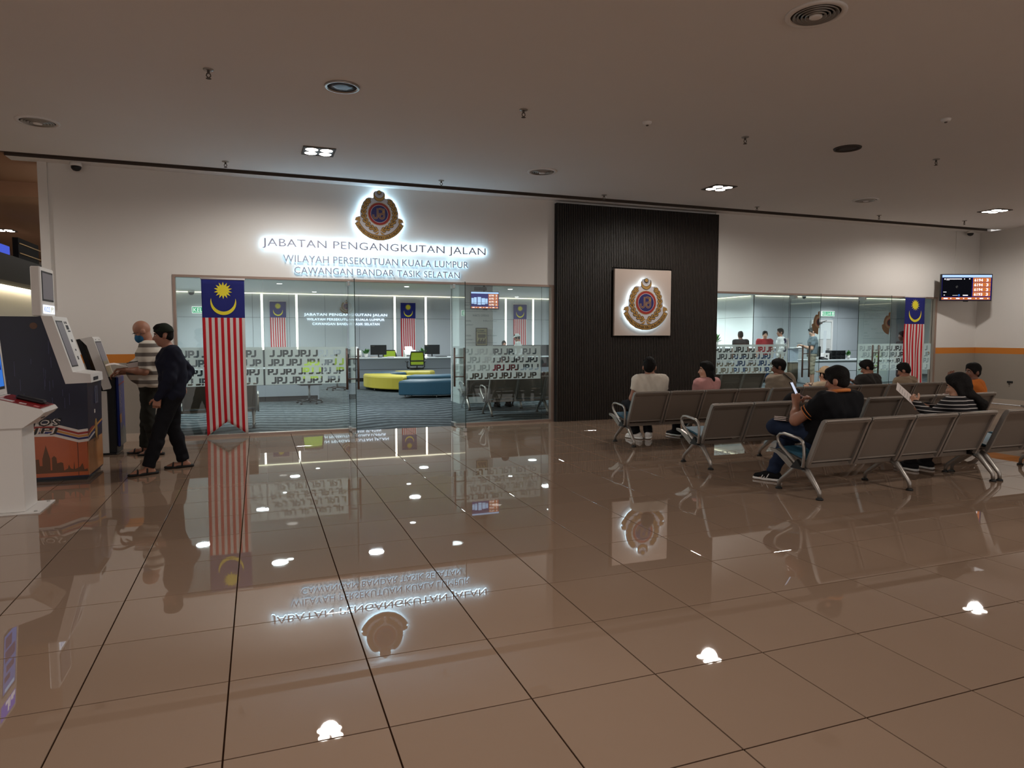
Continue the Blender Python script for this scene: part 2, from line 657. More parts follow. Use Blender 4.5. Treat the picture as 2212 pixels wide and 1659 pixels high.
# ---- ceiling of the hall with the dark slot that runs along the shopfront
g0, g1 = 10.60, 10.84
cb = MB().box(-14, XR, -9.0, g0, HALL_Z, HALL_Z + 0.25).box(-3.05, XR, g1, YF + 0.02, HALL_Z, HALL_Z + 0.25)
cb.box(-14, -3.05, g0, 26.0, HALL_Z, HALL_Z + 0.25, 2).box(-3.05, XL, YF + 0.02, 26.0, HALL_Z, HALL_Z + 0.25, 2)
cb.box(-3.05, XR, g0, g1, HALL_Z + 0.1, HALL_Z + 0.25, 1)
ceiling = struct(cb.build('ceiling', [MT['ceil'], MT['groove'], MT['tan_ceil']]))
struct(MB().box(-3.05, XR - 0.15, g0 + 0.012, g0 + 0.022, HALL_Z - 0.004, HALL_Z + 0.1).box(-3.05, XR - 0.15, g1 - 0.022, g1 - 0.012, HALL_Z - 0.004, HALL_Z + 0.1).build('trim_1', [MT['groove']]))
struct(MB().box(-14, -2.75, 12.6, 13.3, HALL_Z - 0.22, HALL_Z + 0.02).build('ceiling_beam', [MT['tan_ceil']]))

# ---- shopfront wall: plaster above and beside the two glazed openings
O1 = (-1.148, 4.92, 2.415)
FP = (4.92, 8.31)
O2 = (8.31, 14.31, 2.385)
WT = 0.16
Y0, Y1 = YF, YF + WT
wb = MB()
wb.box(XL, O1[0], Y0, Y1, 1.26, HALL_Z)
wb.box(O1[0], O1[1], Y0, Y1, O1[2], HALL_Z)
wb.box(FP[0], FP[1], Y0 + 0.02, Y1, 0, HALL_Z)
wb.box(O2[0], O2[1], Y0, Y1, O2[2], HALL_Z)
wb.box(O2[1], XR + 0.2, Y0, Y1, 1.255, HALL_Z)
wb.box(XL, O1[0], Y0, Y1, 1.135, 1.26, 1).box(XL, O1[0], Y0, Y1, 0, 1.135, 2)
wb.box(O2[1], XR + 0.2, Y0, Y1, 1.12, 1.255, 1).box(O2[1], XR + 0.2, Y0, Y1, 0, 1.12, 2)
struct(wb.build('wall_front', [MT['wall'], MT['stripe'], MT['dado']]))
struct(MB().box(XL - 0.02, XL + 0.09, Y0 - 0.03, Y1 + 0.05, 1.9, HALL_Z).box(XL - 0.02, XL + 0.04, Y0 - 0.05, Y1 + 0.05, 0, 1.9).build('column_left', [MT['wall']]))
struct(MB().box(14.82, 14.9, Y0 - 0.012, Y0 + 0.01, 2.3, HALL_Z).build('trim_2', [MT['wall']]))
struct(MB().box(XL, O1[0], Y0 - 0.012, Y0, 0, 0.11).build('baseboard_left', [MT['base']]))
struct(MB().box(O2[1], XR, Y0 - 0.012, Y0, 0, 0.11).build('baseboard_front', [MT['base']]))
# right wall
struct(MB().box(XR, XR + 0.2, -9, Y0, 1.255, HALL_Z).box(XR, XR + 0.2, -9, Y0, 1.12, 1.255, 1).box(XR, XR + 0.2, -9, Y0, 0, 1.12, 2).build('wall_right', [MT['wall'], MT['stripe'], MT['dado']]))
struct(MB().box(XR - 0.012, XR, -9, Y0, 0, 0.11).build('baseboard_right', [MT['base']]))
# the concourse goes on openly behind the camera; its far left side and the corridor end are closed
struct(MB().box(-14.2, -14.0, -9.0, 26.0, 0, HALL_Z + 0.2).build('wall_left_added', [MT['wall']]))  # unseen wall, added to keep world light off the right wall
struct(MB().box(-14.2, XL, 26.0, 26.2, 0, HALL_Z + 0.2).build('wall_corridor', [MT['wall']]))

# ---- dark slatted feature wall between the two shopfronts, every slat a piece
fw = struct(MB().box(FP[0], FP[1], 10.985, 11.09, 0, HALL_Z - 0.05).build('wall_feature', [MT['slat_back']]))
PITCH = 0.0345
ns = int((FP[1] - FP[0]) / PITCH)
slat_full = MB().cbox(0, 0.021, -0.026, 0, 0.0, HALL_Z - 0.06, 0.002).mesh('slat', [MT['slat']])
PX0, PX1, PZ0, PZ1 = 6.03, 7.215, 1.525, 2.725
slat_low = MB().cbox(0, 0.021, -0.026, 0, 0.0, PZ0 - 0.03, 0.002).mesh('slat', [MT['slat']])
slat_up = MB().cbox(0, 0.021, -0.026, 0, PZ1 + 0.03, HALL_Z - 0.06, 0.002).mesh('slat', [MT['slat']])
for k in range(ns):
    x = FP[0] + 0.008 + k * PITCH
    if x + 0.021 > PX0 - 0.03 and x < PX1 + 0.03:
        add_mesh('slat', slat_low, fw, (x, 10.985, 0))
        add_mesh('slat', slat_up, fw, (x, 10.985, 0))
    else:
        add_mesh('slat', slat_full, fw, (x, 10.985, 0))

# ---- office shell behind the glass
OZ = 3.0
struct(MB().box(OX0, OX1, Y1 - 0.02, OY1 + 0.3, OZ, OZ + 0.2).build('ceiling_office', [MT['off_ceil']]))
def panelled(name, x0, x1, y, zs, step, m, axis='y', sgn=-1):
    """a wall of laminate panels with open joints; each panel is a piece"""
    w = struct(MB().box(*((x0, x1, y, y + 0.1) if axis == 'y' else (y, y + 0.1, x0, x1)), 0, OZ).build(name, [MT['dark']]))
    n = max(1, round((x1 - x0) / step))
    st = (x1 - x0) / n
    for i in range(n):
        for z0, z1 in zip(zs[:-1], zs[1:]):
            a, b = x0 + i * st + 0.004, x0 + (i + 1) * st - 0.004
            d0, d1 = (y - 0.018, y) if sgn < 0 else (y + 0.1, y + 0.118)
            bx = (a, b, d0, d1) if axis == 'y' else (d0, d1, a, b)
            MB().cbox(*bx, z0 + 0.004, z1 - 0.004, 0.002).build('panel', [m], w)
    return w
panelled('wall_back', OX0, 13.0, OY1, [0, 0.78, 2.15, OZ], 1.24, MT['panel'])
panelled('wall_office_left', Y1, OY1, OX0 - 0.1, [0, 0.78, 2.15, OZ], 1.54, MT['panel_white'], 'x', 1)
panelled('wall_office_white', 20.3, OY1, 16.95, [0, 0.95, 2.2, OZ], 1.57, MT['panel_white'], 'x')
panelled('wall_office_grey', 16.97, 24.9, 20.3, [0, 0.95, 2.2, OZ], 1.32, MT['panel'])
struct(MB().box(OX1, OX1 + 0.2, Y1, 25.3, 0, OZ).box(13.0, 25.0, 25.2, 25.4, 0, OZ).build('wall_office_right', [MT['panel_white']]))
struct(MB().box(XR + 0.2, OX1, Y1 - 0.05, Y1 + 0.02, 0, OZ).box(XL - 0.02, OX0, Y1, OY1 + 0.3, 0, OZ + 0.2).build('wall_office_side', [MT['panel_white']]))
# column that stands behind the right-hand pane
struct(MB().cbox(4.18, 4.98, 14.6, 15.3, 0, OZ, 0.01).build('column_office', [MT['panel_white']]))
# light coves and vertical light slots in the back wall
struct(MB().box(OX0, 13.0, OY1 - 0.05, OY1 - 0.03, 2.965, 2.98).box(OX0 + 0.03, OX0 + 0.05, Y1 + 0.1, OY1 - 0.05, 2.965, 2.98)
       .box(16.97, 24.8, 20.22, 20.24, 2.968, 2.98).box(16.87, 16.89, 20.4, 24.9, 2.968, 2.98).build('cove_light', [MT['cove']]))
for i, sx in enumerate((0.146, 1.283, 4.714, 5.871, 9.039, 10.184)):
    t = thing('wall_strip_light', 'white vertical strip light on the office back wall, %s of the %s back flag' %
              (('left', 'right')[i % 2], ('left', 'middle', 'right')[i // 2]), 'strip light', (sx, OY1 - 0.02, 0.1), group='vertical strip lights on the back wall')
    MB().box(-0.045, 0.045, -0.012, 0.0, 0, 2.86).build('housing', [MT['panel_white']], t)
    MB().box(-0.028, 0.028, -0.02, -0.0125, 0.02, 2.84).build('diffuser', [MT['strip']], t)

# ---- glazing
def pane(parent, x0, x1, z0, z1, y):
    p = MB()
    p.box(x0, x1, y - 0.006, y + 0.006, z0, z1)
    p.m = [1, 1, 0, 1, 0, 1]
    return p.build('glass_pane', [MT['glass'], MT['glass_edge']], parent)

# frosted film with the letters JPJ cut out of it
def L_J(x, y, s):
    return [[(x + a * s, y + b * s) for a, b in [(.50, 1), (.80, 1), (.80, .28), (.72, .09), (.55, 0), (.02, 0), (.02, .25), (.42, .25), (.50, .33)]]]
def L_P(x, y, s):
    return [[(x + a * s, y + b * s) for a, b in [(0, 0), (.30, 0), (.30, .30), (.64, .30), (.86, .42), (.90, .55), (.90, .78), (.84, .92), (.66, 1), (0, 1)]],
            [(x + a * s, y + b * s) for a, b in [(.30, .54), (.54, .54), (.60, .60), (.60, .70), (.54, .76), (.30, .76)]]]
def film(parent, x0, x1, y, phase=0.0, z0=0.767, z1=1.349):
    H, pitch, row = 0.108, 0.266, 0.1385
    poly = [[(x0, z0), (x1, z0), (x1, z1), (x0, z1)]]
    for r in range(4):
        zb = z1 - 0.045 - H - r * row
        x = math.floor((x0 - 1) / pitch) * pitch + (0.0, 0.5, 0.16, 0.66)[r] * pitch + phase
        while x < x1:
            for dx, fn in ((0, L_J), (0.083, L_P), (0.156, L_J)):
                if x + dx > x0 + 0.005 and x + dx + 0.098 < x1 - 0.005:
                    poly += [[(x + dx + (px - x - dx) * 0.90, pz) for px, pz in pl] for pl in fn(x + dx, zb, H)]
            x += pitch
    vs, fs = curve_faces(splines=poly)
    return MB().add(facing(vs, (0, y, 0)), fs).build('frosted_film', [MT['film']], parent)

GY = YF + 0.05
def frame(parent, x0, x1, zt, gaps):
    MB().box(x0, x1, YF - 0.015, YF + 0.09, zt - 0.035, zt).build('frame_head', [MT['alu']], parent)
    f = MB()
    cur = x0
    for a, b in gaps + [(x1, x1)]:
        if a > cur:
            f.box(cur, a, YF - 0.015, YF + 0.09, 0.0, 0.035)
        cur = b
    f.build('frame_sill', [MT['alu']], parent)
    MB().box(x0, x0 + 0.035, YF - 0.015, YF + 0.09, 0.035, zt - 0.035).build('frame_jamb', [MT['alu']], parent)
    MB().box(x1 - 0.06, x1, YF - 0.015, YF + 0.09, 0.035, zt - 0.035).build('frame_jamb', [MT['alu']], parent)

w1 = struct(thing('window_1', 'wide clear glass shopfront of the office under the glowing sign', 'shopfront'))
del w1['category'], w1['label']
frame(w1, O1[0], O1[1], O1[2], [(1.33, 3.075)])
for a, b in ((-1.11, 0.082), (0.088, 1.33), (3.075, 4.70)):
    pane(w1, a, b, 0.03, O1[2] - 0.03, GY)
    film(w1, a + (0.0 if a > 0 else 0.0), b - 0.02, GY - 0.012)
pane(w1, 4.72, 4.86, 0.03, O1[2] - 0.03, GY + 0.04)
w2 = struct(thing('window_2', 'x', 'x'))
del w2['category'], w2['label']
frame(w2, O2[0], O2[1], O2[2], [(10.19, 12.05)])
for a, b in ((8.345, 10.19), (12.06, 13.98), (13.99, 14.25)):
    pane(w2, a, b, 0.03, O2[2] - 0.03, GY)
    film(w2, a, b - 0.02, GY - 0.012, 0.06)

def door_leaf(name, x, zt, swing=1.0):
    d = struct(thing(name, 'x', 'x', (x, YF + 0.03, 0)))
    del d['category'], d['label']
    L = 0.80
    p = MB().box(-0.006, 0.006, -L, 0.0, 0.012, zt - 0.012)
    p.m = [1, 1, 1, 0, 1, 0]
    p.build('glass_pane', [MT['glass'], MT['glass_edge']], d)
    for sx in (-1, 1):
        h = MB().cyl((sx * 0.085, -0.46, 0.70), (sx * 0.085, -0.46, 1.33), 0.017, n=12)
        h.cyl((sx * 0.085, -0.46, 0.86), (0, -0.46, 0.86), 0.009, n=8).cyl((sx * 0.085, -0.46, 1.17), (0, -0.46, 1.17), 0.009, n=8)
        h.build('handle', [MT['handle']], d)
    for z0, z1 in ((0.008, 0.075), (zt - 0.075, zt - 0.008)):
        MB().cbox(-0.02, 0.02, -0.17, 0.01, z0, z1, 0.004).build('patch_fitting', [MT['steel']], d)
    MB().cbox(-0.02, 0.02, -L - 0.002, -L + 0.07, 0.008, 0.06, 0.004).build('corner_lock', [MT['steel']], d)
    return d
D1 = door_leaf('door_1', 1.352, O1[2] - 0.035)
D2 = door_leaf('door_2', 3.055, O1[2] - 0.035)
D3 = door_leaf('door_3', 10.205, O2[2] - 0.035)
D4 = door_leaf('door_4', 12.045, O2[2] - 0.035)

# ================================================================ SIGNS
def fit_text(s, x0, x1, z0, z1, extrude=0.0, res=3, space=1.05, bold=0.0):
    vs, fs = curve_faces(text=s, size=1.0, extrude=extrude, res=res, space=space, bold=bold)
    xs = [p[0] for p in vs]
    ys = [p[1] for p in vs]
    ax, bx, ay, by = min(xs), max(xs), min(ys), max(ys)
    return [(x0 + (x - ax) / (bx - ax) * (x1 - x0), z0 + (y - ay) / (by - ay) * (z1 - z0), z) for x, y, z in vs], fs

def flat_text(s, x0, x1, z0, z1, y, m, name='lettering', parent=None, bold=0.0):
    vs, fs = fit_text(s, x0, x1, z0, z1, res=2, bold=bold)
    return MB().add(facing(vs, (0, y, 0)), fs).build(name, [m], parent)

def letter_sign(parent, s, x0, x1, z0, z1, yback, depth, m_face, m_halo, off=(0, 0), bold=0.0):
    parts = islands(*fit_text(s, x0, x1, z0, z1, extrude=depth / 2, bold=bold))
    thin = islands(*fit_text(s, x0, x1, z0, z1, extrude=depth / 2))
    for ch, heavy, light in zip(s.replace(' ', ''), parts, thin):
        iv, ifs = light if ch == 'M' else heavy      # widened strokes would close up inside the M
        b = MB()
        pts = facing(iv, (-off[0], yback - depth / 2, -off[1]))
        b.add(pts, ifs)
        for k, f in enumerate(b.f):
            P = [Vector(b.v[i]) for i in f[:3]]
            n = (P[1] - P[0]).cross(P[2] - P[0]).normalized()
            b.m[k] = 0 if n.y < -0.5 else (2 if n.y > 0.5 else 1)
        b.build('letter', [m_face, m_halo, MT['halo_back'] if m_halo is MT['halo'] else (MT['halo_soft'] if m_halo is MT['halo_side'] else m_halo)], parent)

SIL = [(0.0, 2.1), (0.35, 2.05), (0.52, 1.78), (0.50, 1.5), (0.6, 1.42), (0.95, 1.46), (1.2, 1.32), (1.48, 0.97), (1.66, 0.52), (1.75, 0.15), (1.75, -0.28),
       (1.92, -0.3), (2.15, -0.42), (2.26, -0.74), (2.1, -0.70), (2.14, -0.95), (1.97, -1.35), (1.56, -1.86), (0.95, -2.24), (0.3, -2.41)]
SIL = SIL + [(-x, y) for x, y in SIL[::-1] if x > 0]
def arc(cx, cy, r, a0, a1, n):
    return [(cx + r * math.cos(math.radians(a0 + (a1 - a0) * i / n)), cy + r * math.sin(math.radians(a0 + (a1 - a0) * i / n))) for i in range(n + 1)]
def stroke(path, w):
    L, R = [], []
    for i, (x, y) in enumerate(path):
        a, b = path[max(i - 1, 0)], path[min(i + 1, len(path) - 1)]
        d = Vector((b[0] - a[0], b[1] - a[1])).normalized()
        L.append((x - d.y * w / 2, y + d.x * w / 2))
        R.append((x + d.y * w / 2, y - d.x * w / 2))
    vs = [(x, y, 0) for x, y in L + R]
    n = len(path)
    return vs, [(n + i, n + i + 1, i + 1, i) for i in range(n - 1)]
WREATH = [(-0.18, -1.5), (-0.55, -1.4), (-0.9, -1.16), (-1.18, -0.85), (-1.36, -0.48), (-1.44, -0.08), (-1.42, 0.32), (-1.31, 0.68), (-1.12, 1.0), (-0.92, 1.2)]

def emblem(parent, cx, cz, y, R, halo=None, dull=False):
    """winged crest: wreath, ring, monogram, crescent with sun, ribbon; y is the plane of its back"""
    g = lambda poly: [(cx + u * R, cz + w * R) for u, w in poly]
    F = lambda vs, d: facing([(cx + x * R, cz + w * R, 0) for x, w, _ in vs], (0, d, 0))
    t = y
    if halo:
        MB().prism(g([(u * 0.985, w * 0.985) for u, w in SIL]), 'y', t - 0.022, t - 0.001).build('backlight', [halo], parent)
        t -= 0.022
    MB().prism(g(SIL), 'y', t - 0.014, t).build('shield', [MT['emb_pale']], parent)
    t -= 0.0155
    e = 0.0016
    def disc(name, r, k, m):
        MB().prism(g(arc(0, 0, r, 0, 345, 23)), 'y', t - e * k, t - e * (k - 1)).build(name, [m], parent)
    disc('gold_ring', 1.05, 1, MT['gold'])
    disc('red_ring', 1.0, 2, MT['emb_red'])
    disc('pale_ring', 0.81, 3, MT['emb_pale'])
    disc('blue_disc', 0.775, 4, MT['emb_blue'])
    mono = MB()
    for off in (-0.055, 0.055):
        J = lambda ox: [(ox + off, 0.5)] + [(ox + off, -0.2)] + arc(ox - 0.2, -0.22, 0.2 + off, 0, -180, 10) + [(ox - 0.4 - off, -0.08)]
        for ox in (-0.17, 0.42):
            v, f = stroke(J(ox), 0.05)
            mono.add(F(v, t - e * 5), f)
        v, f = stroke([(-0.05 + off * 0.0, 0.46 + off * 0.6)] + arc(0.12, 0.22, 0.24 + off, 90, -90, 10) + [(-0.05, -0.02 - off)], 0.05)
        mono.add(F(v, t - e * 5.3), f)
    mono.build('monogram', [MT['gold']], parent)
    def leaf(px, py, ang, L, W, k, m):
        # one leaf of the branch being built
        c, s_ = math.cos(ang), math.sin(ang)
        out = [(-0.5, 0), (-0.2, 0.42), (0.15, 0.5), (0.5, 0), (0.15, -0.5), (-0.2, -0.42)]
        v = [(px + (a * L) * c - (b * W) * s_, py + (a * L) * s_ + (b * W) * c, 0) for a, b in out]
        wr.add(F(v, t - e * k), [tuple(range(6))], m)
    for sgn in (1, -1):
        wr = MB()
        for i in range(len(WREATH) - 1):
            (ax, ay), (bx, by) = WREATH[i], WREATH[i + 1]
            a = math.atan2(by - ay, bx - ax)
            mx_, my = (ax + bx) / 2, (ay + by) / 2
            for side in (1, -1, 0):
                px, py = mx_ - math.sin(a) * 0.14 * side, my + math.cos(a) * 0.14 * side
                ang = a + side * 0.35
                if side == 0:
                    px, py = bx, by
                if sgn < 0:
                    px, ang = -px, PI - ang
                leaf(px, py, ang, 0.44, 0.25, 1, 1)
                leaf(px, py, ang, 0.38, 0.165, 2, 0)
        wr.build('wreath_branch', [MT['gold'], MT['outline']], parent)
    bow = MB()
    for sgn in (1, -1):
        for q in ([(0.02, -1.5), (0.34, -1.3), (0.36, -1.62)], [(0.04, -1.58), (0.5, -1.86), (0.18, -1.9)]):
            pts = [(u * sgn, w) for u, w in q]
            bow.prism(g(pts), 'y', t - e * 3, t - e * 2)
    bow.build('bow', [MT['gold']], parent)
    cr = MB()
    for (oa, ob, ia, ib, ro, ri, k, m) in ((30, -210, 20, -200, 0.51, 0.45, 3, 0), (33, -213, 24, -204, 0.545, 0.42, 1.5, 1)):
        A_, B_ = arc(0, 1.67, ro, oa, ob, 20), arc(0, 1.86, ri, ia, ib, 20)
        v = F([(x, w, 0) for x, w in A_ + B_], t - e * k)
        cr.add(v, [(21 + i, 22 + i, i + 1, i) for i in range(20)], m)
    cr.build('crescent', [MT['gold'], MT['outline']], parent)
    sun = MB()
    for k in range(15):
        a = 2 * PI * k / 15 + PI / 2
        c, s_ = math.cos(a), math.sin(a)
        sun.add(F([(0.12 * c - 0.024 * s_, 1.95 + 0.12 * s_ + 0.024 * c, 0), (0.12 * c + 0.024 * s_, 1.95 + 0.12 * s_ - 0.024 * c, 0), (0.40 * c, 1.95 + 0.40 * s_, 0)], t - e * 4), [(0, 1, 2)], 1)
    sun.prism(g(arc(0, 1.95, 0.19, 0, 340, 17)), 'y', t - e * 5, t - e * 4, 1).prism(g(arc(0, 1.95, 0.155, 0, 340, 17)), 'y', t - e * 6, t - e * 5, 0)
    sun.build('sun', [MT['gold'], MT['outline']], parent)
    rb = MB().prism(g(arc(0, 0.06, 2.47, 204, 336, 24) + arc(0, 0.06, 2.02, 336, 204, 24)), 'y', t - e, t, 1)
    rb.prism(g(arc(0, 0.06, 2.43, 205, 335, 24) + arc(0, 0.06, 2.06, 335, 205, 24)), 'y', t - e * 2, t - e, 0)
    for sgn in (1, -1):
        rb.prism(g([(sgn * u, w) for u, w in [(1.78, -0.36), (2.14, -0.45), (2.22, -0.7), (2.0, -0.66), (1.84, -0.85), (1.74, -0.7)]]), 'y', t - e * 3, t - e * 2, 0)
    rb.build('ribbon', [MT['gold'], MT['outline']], parent)
    tx = 'JABATAN PENGANGKUTAN JALAN MALAYSIA'
    lt = MB()
    for k, ch in enumerate(tx):
        if ch == ' ':
            continue
        a = math.radians(212 + (328 - 212) * k / (len(tx) - 1))
        v, f = GLYPH.setdefault(ch, curve_faces(text=ch, size=0.33, align='CENTER', res=1))
        c, s_ = math.cos(a + PI / 2), math.sin(a + PI / 2)
        r = 2.36
        vv = [(r * math.cos(a) + x * c - yy * s_, 0.06 + r * math.sin(a) + x * s_ + yy * c, 0) for x, yy, _ in v]
        lt.add(F(vv, t - e * 3), f)
    lt.build('ribbon_lettering', [MT['outline']], parent)
GLYPH = {}

sg = thing('wall_sign', 'blue-white halo lit letters and crest on the plaster wall above the glass doors', 'sign', (1.86, YF, 2.47))
M0 = (1.86, 2.47)
def sgn_local(fn):
    return fn
for s, a in (('JABATAN PENGANGKUTAN JALAN', (0.09, 3.632, 2.838, 2.995)), ('WILAYAH PERSEKUTUAN KUALA LUMPUR', (0.385, 3.328, 2.646, 2.757)), ('CAWANGAN BANDAR TASIK SELATAN', (0.545, 3.175, 2.474, 2.580))):
    letter_sign(sg, s, *a, -0.020, 0.03, MT['sign_face'], MT['halo' if s.startswith('JAB') else 'halo_side'], off=M0, bold=0.014 if s.startswith('JAB') else 0.009)
em = bpy.data.objects.new('crest', None)
em.parent = sg
C.objects.link(em)
emblem(em, 1.853 - M0[0], 3.452 - M0[1], -0.03, 0.172, MT['halo'])

pq = thing('crest_plaque', 'square pale plaque with halo lit crest on the dark slatted wall', 'sign', (6.62, 10.955, PZ0))
MB().cbox(PX0 - 6.62, PX1 - 6.62, -0.05, 0.0, 0, PZ1 - PZ0, 0.003).build('plaque_board', [mat('plaque_paint', (180, 162, 150), 0.7)], pq)
em = bpy.data.objects.new('crest', None)
em.parent = pq
C.objects.link(em)
emblem(em, 0.02, 0.6, -0.08, 0.206, MT['halo_small'])

sb = thing('back_wall_sign', 'small glowing lettering with crest on the grey back wall inside the office', 'sign', (2.98, OY1 - 0.02, 1.9))
for s, a in (('JABATAN PENGANGKUTAN JALAN', (1.53, 4.43, 2.20, 2.315)), ('WILAYAH PERSEKUTUAN KUALA LUMPUR', (1.62, 4.33, 2.06, 2.145)), ('CAWANGAN BANDAR TASIK SELATAN', (1.80, 4.15, 1.90, 1.985))):
    letter_sign(sb, s, *a, -0.012, 0.02, MT['halo_tiny'], MT['halo_tiny'], off=(2.98, 1.9))
em = bpy.data.objects.new('crest', None)
em.parent = sb
C.objects.link(em)
emblem(em, 0.0, 0.67, -0.012, 0.105)

MT['decal'] = mat('brown_gold_decal', (122, 84, 48), 0.5)
MT['decal_light'] = mat('light_decal', (150, 120, 88), 0.5)
# half crests printed on the opened door leaves of the right-hand shopfront
for d, nm in ((D3, 'door_3'), (D4, 'door_4')):
    half = [(x, y) for x, y in SIL if x <= 0.0]
    b = MB()
    hp_ = lambda r, k: [(-0.79 + r * math.cos(math.radians(a)), 1.79 + k * r * math.sin(math.radians(a))) for a in range(90, -91, -15)]
    b.prism([(-0.79 + (-x) * 0.088, 1.79 + y * 0.1) for x, y in half], 'x', -0.0095, -0.0075, 0)
    b.prism(hp_(0.115, 1.05), 'x', -0.0110, -0.0096, 3)
    b.prism(hp_(0.075, 1.05), 'x', -0.0125, -0.0111, 1)
    b.prism(hp_(0.062, 1.05), 'x', -0.0140, -0.0126, 2)
    b.build('crest_decal', [MT['decal'], MT['emb_red'], MT['outline'], MT['decal_light']], d)

# opening hours printed on the glass
MT['glass_print'] = mat('grey_glass_print', (120, 138, 140), 0.6)
for wdw, x0, x1, zt in ((w1, 3.28, 3.86, 2.02), (w2, 12.20, 12.82, 2.08)):
    y = GY - 0.0075
    xm = (x0 + x1) / 2
    W = (x1 - x0)
    for k, (s, a, b, h) in enumerate((('JABATAN PENGANGKUTAN JALAN', 0, 1, .034), ('CAWANGAN BANDAR TASIK SELATAN', 0, 1, .034), ('WAKTU OPERASI', .25, .75, .036), ('ISNIN', 0.05, .2, .03), ('8.00am-5.00pm', .58, 1, .03),
                                      ('JUMAAT', .05, .27, .03), ('REHAT', .38, .62, .036), ('ISNIN', .05, .2, .03), ('1.00pm-2.00pm', .58, 1, .03), ('JUMAAT', .05, .27, .03))):
        z = zt - (0, .06, .17, .26, .26, .33, .43, .51, .51, .58)[k]
        flat_text(s, x0 + a * W, x0 + b * W, z, z + h, y, MT['glass_print'], 'glass_lettering', wdw)
    ln = MB()
    for z in (zt - .085, zt - .62, zt + .06):
        ln.box(x0, x1, y - 0.0006, y + 0.0006, z, z + .005)
    ln.build('glass_rule', [MT['glass_print']], wdw)

# ================================================================ FLAGS
def flag(label, x0, x1, zt, zc, zb, notch, y, wave=0.012, top_bar=False):
    W, Hc = x1 - x0, zt - zc
    t = thing('national_flag', label, 'flag', ((x0 + x1) / 2, y, zt))
    nx, sx = 28, 2
    def wv(u, z):
        k = (zt - z) / max(0.01, zt - zb)
        return wave * (0.15 + k) * math.sin(u * 17 + 2.2 * math.sin(z * 2.1)) + 0.006 * math.sin(z * 5 + u * 3)
    nz = 26
    cloth = MB()
    rows = [zt - (zt - zc) * i / 8 for i in range(9)] + [None] * nz
    idx = {}
    for i in range(nx + 1):
        u = i / nx
        bot = zb + (notch - zb) * (1 - abs(u - 0.5) * 2) if notch > zb else zb
        for j in range(9 + nz):
            z = zt - (zt - zc) * j / 8 if j <= 8 else zc + (bot - zc) * (j - 8) / nz
            shift = 0.02 * ((zt - z) / (zt - zb)) ** 2
            idx[i, j] = len(cloth.v)
            cloth.v.append((-W / 2 + u * W * (1 - 0.03 * (zt - z) / (zt - zb)) + shift, wv(u, z), z - zt))
    for i in range(nx):
        for j in range(8 + nz):
            cloth.f.append((idx[i, j], idx[i, j + 1], idx[i + 1, j + 1], idx[i + 1, j]))
            cloth.m.append(0 if j < 8 else (1 if (i // sx) % 2 == 0 else 2))
            cloth.sm.append(True)
    co = cloth.build('cloth', [MT['flag_blue'], MT['flag_red'], MT['flag_white']], t)
    md = co.modifiers.new('thickness', 'SOLIDIFY')
    md.thickness = 0.002
    cxm, r = 0.0, W * 0.285
    def bend(px, pz):
        u = (px + W / 2) / W
        return (px, wv(u, pz + zt) - 0.006, pz)
    sz = -Hc * 0.28
    st = []
    for k in range(28):
        a = PI / 2 + 2 * PI * k / 28
        rr = W * (0.215 if k % 2 == 0 else 0.125)
        st.append((rr * math.cos(a), sz + rr * 1.0 * math.sin(a)))
    b = MB()
    b.v = [bend(0, sz)] + [bend(*p) for p in st]
    for k in range(28):
        b.f.append((0, 1 + k, 1 + (k + 1) % 28)); b.m.append(0); b.sm.append(False)
    b.build('star', [MT['flag_yellow']], t)
    mz = -Hc * 0.60
    n = 30
    b = MB()
    for k in range(n + 1):
        a = math.radians(160 + 220 * k / n)
        th = math.sin(PI * k / n) ** 0.75
        b.v.append(bend(W * 0.30 * math.cos(a), mz + W * 0.31 * math.sin(a)))
        b.v.append(bend(W * (0.30 - 0.075 * th) * math.cos(a), mz + W * 0.31 * math.sin(a) + W * 0.085 * th * (0.35 - 0.65 * math.sin(a))))
    for k in range(n):
        b.f.append((2 * k, 2 * k + 2, 2 * k + 3, 2 * k + 1)); b.m.append(0); b.sm.append(False)
    b.build('crescent', [MT['flag_yellow']], t)
    MB().cyl((-W / 2 - 0.01, 0.004, 0.012), (W / 2 + 0.01, 0.004, 0.012), 0.014, n=8).build('rod', [MT['flag_white']], t)
    return t
flag('large hanging national flag with swallowtail bottom on the glass beside the double doors', -0.765, -0.175, 2.35, 1.79, 0.03, 0.235, YF - 0.06, 0.010)
flag('tall national flag on the far-right glass pane behind the beige-shirted man', 13.28, 13.89, 2.36, 1.78, 0.05, 0.05, YF - 0.05, 0.014)
flag('national flag on the office back wall between the left pair of strip lights', 0.40, 0.93, 2.70, 2.15, 0.85, 0.85, OY1 - 0.06, 0.006)
flag('national flag on the office back wall behind the green mesh chair', 4.93, 5.48, 2.73, 2.16, 0.74, 0.74, OY1 - 0.06, 0.006)
flag('national flag on the office back wall behind the person in white cap', 9.35, 9.9, 2.74, 2.17, 0.8, 0.8, OY1 - 0.06, 0.006)

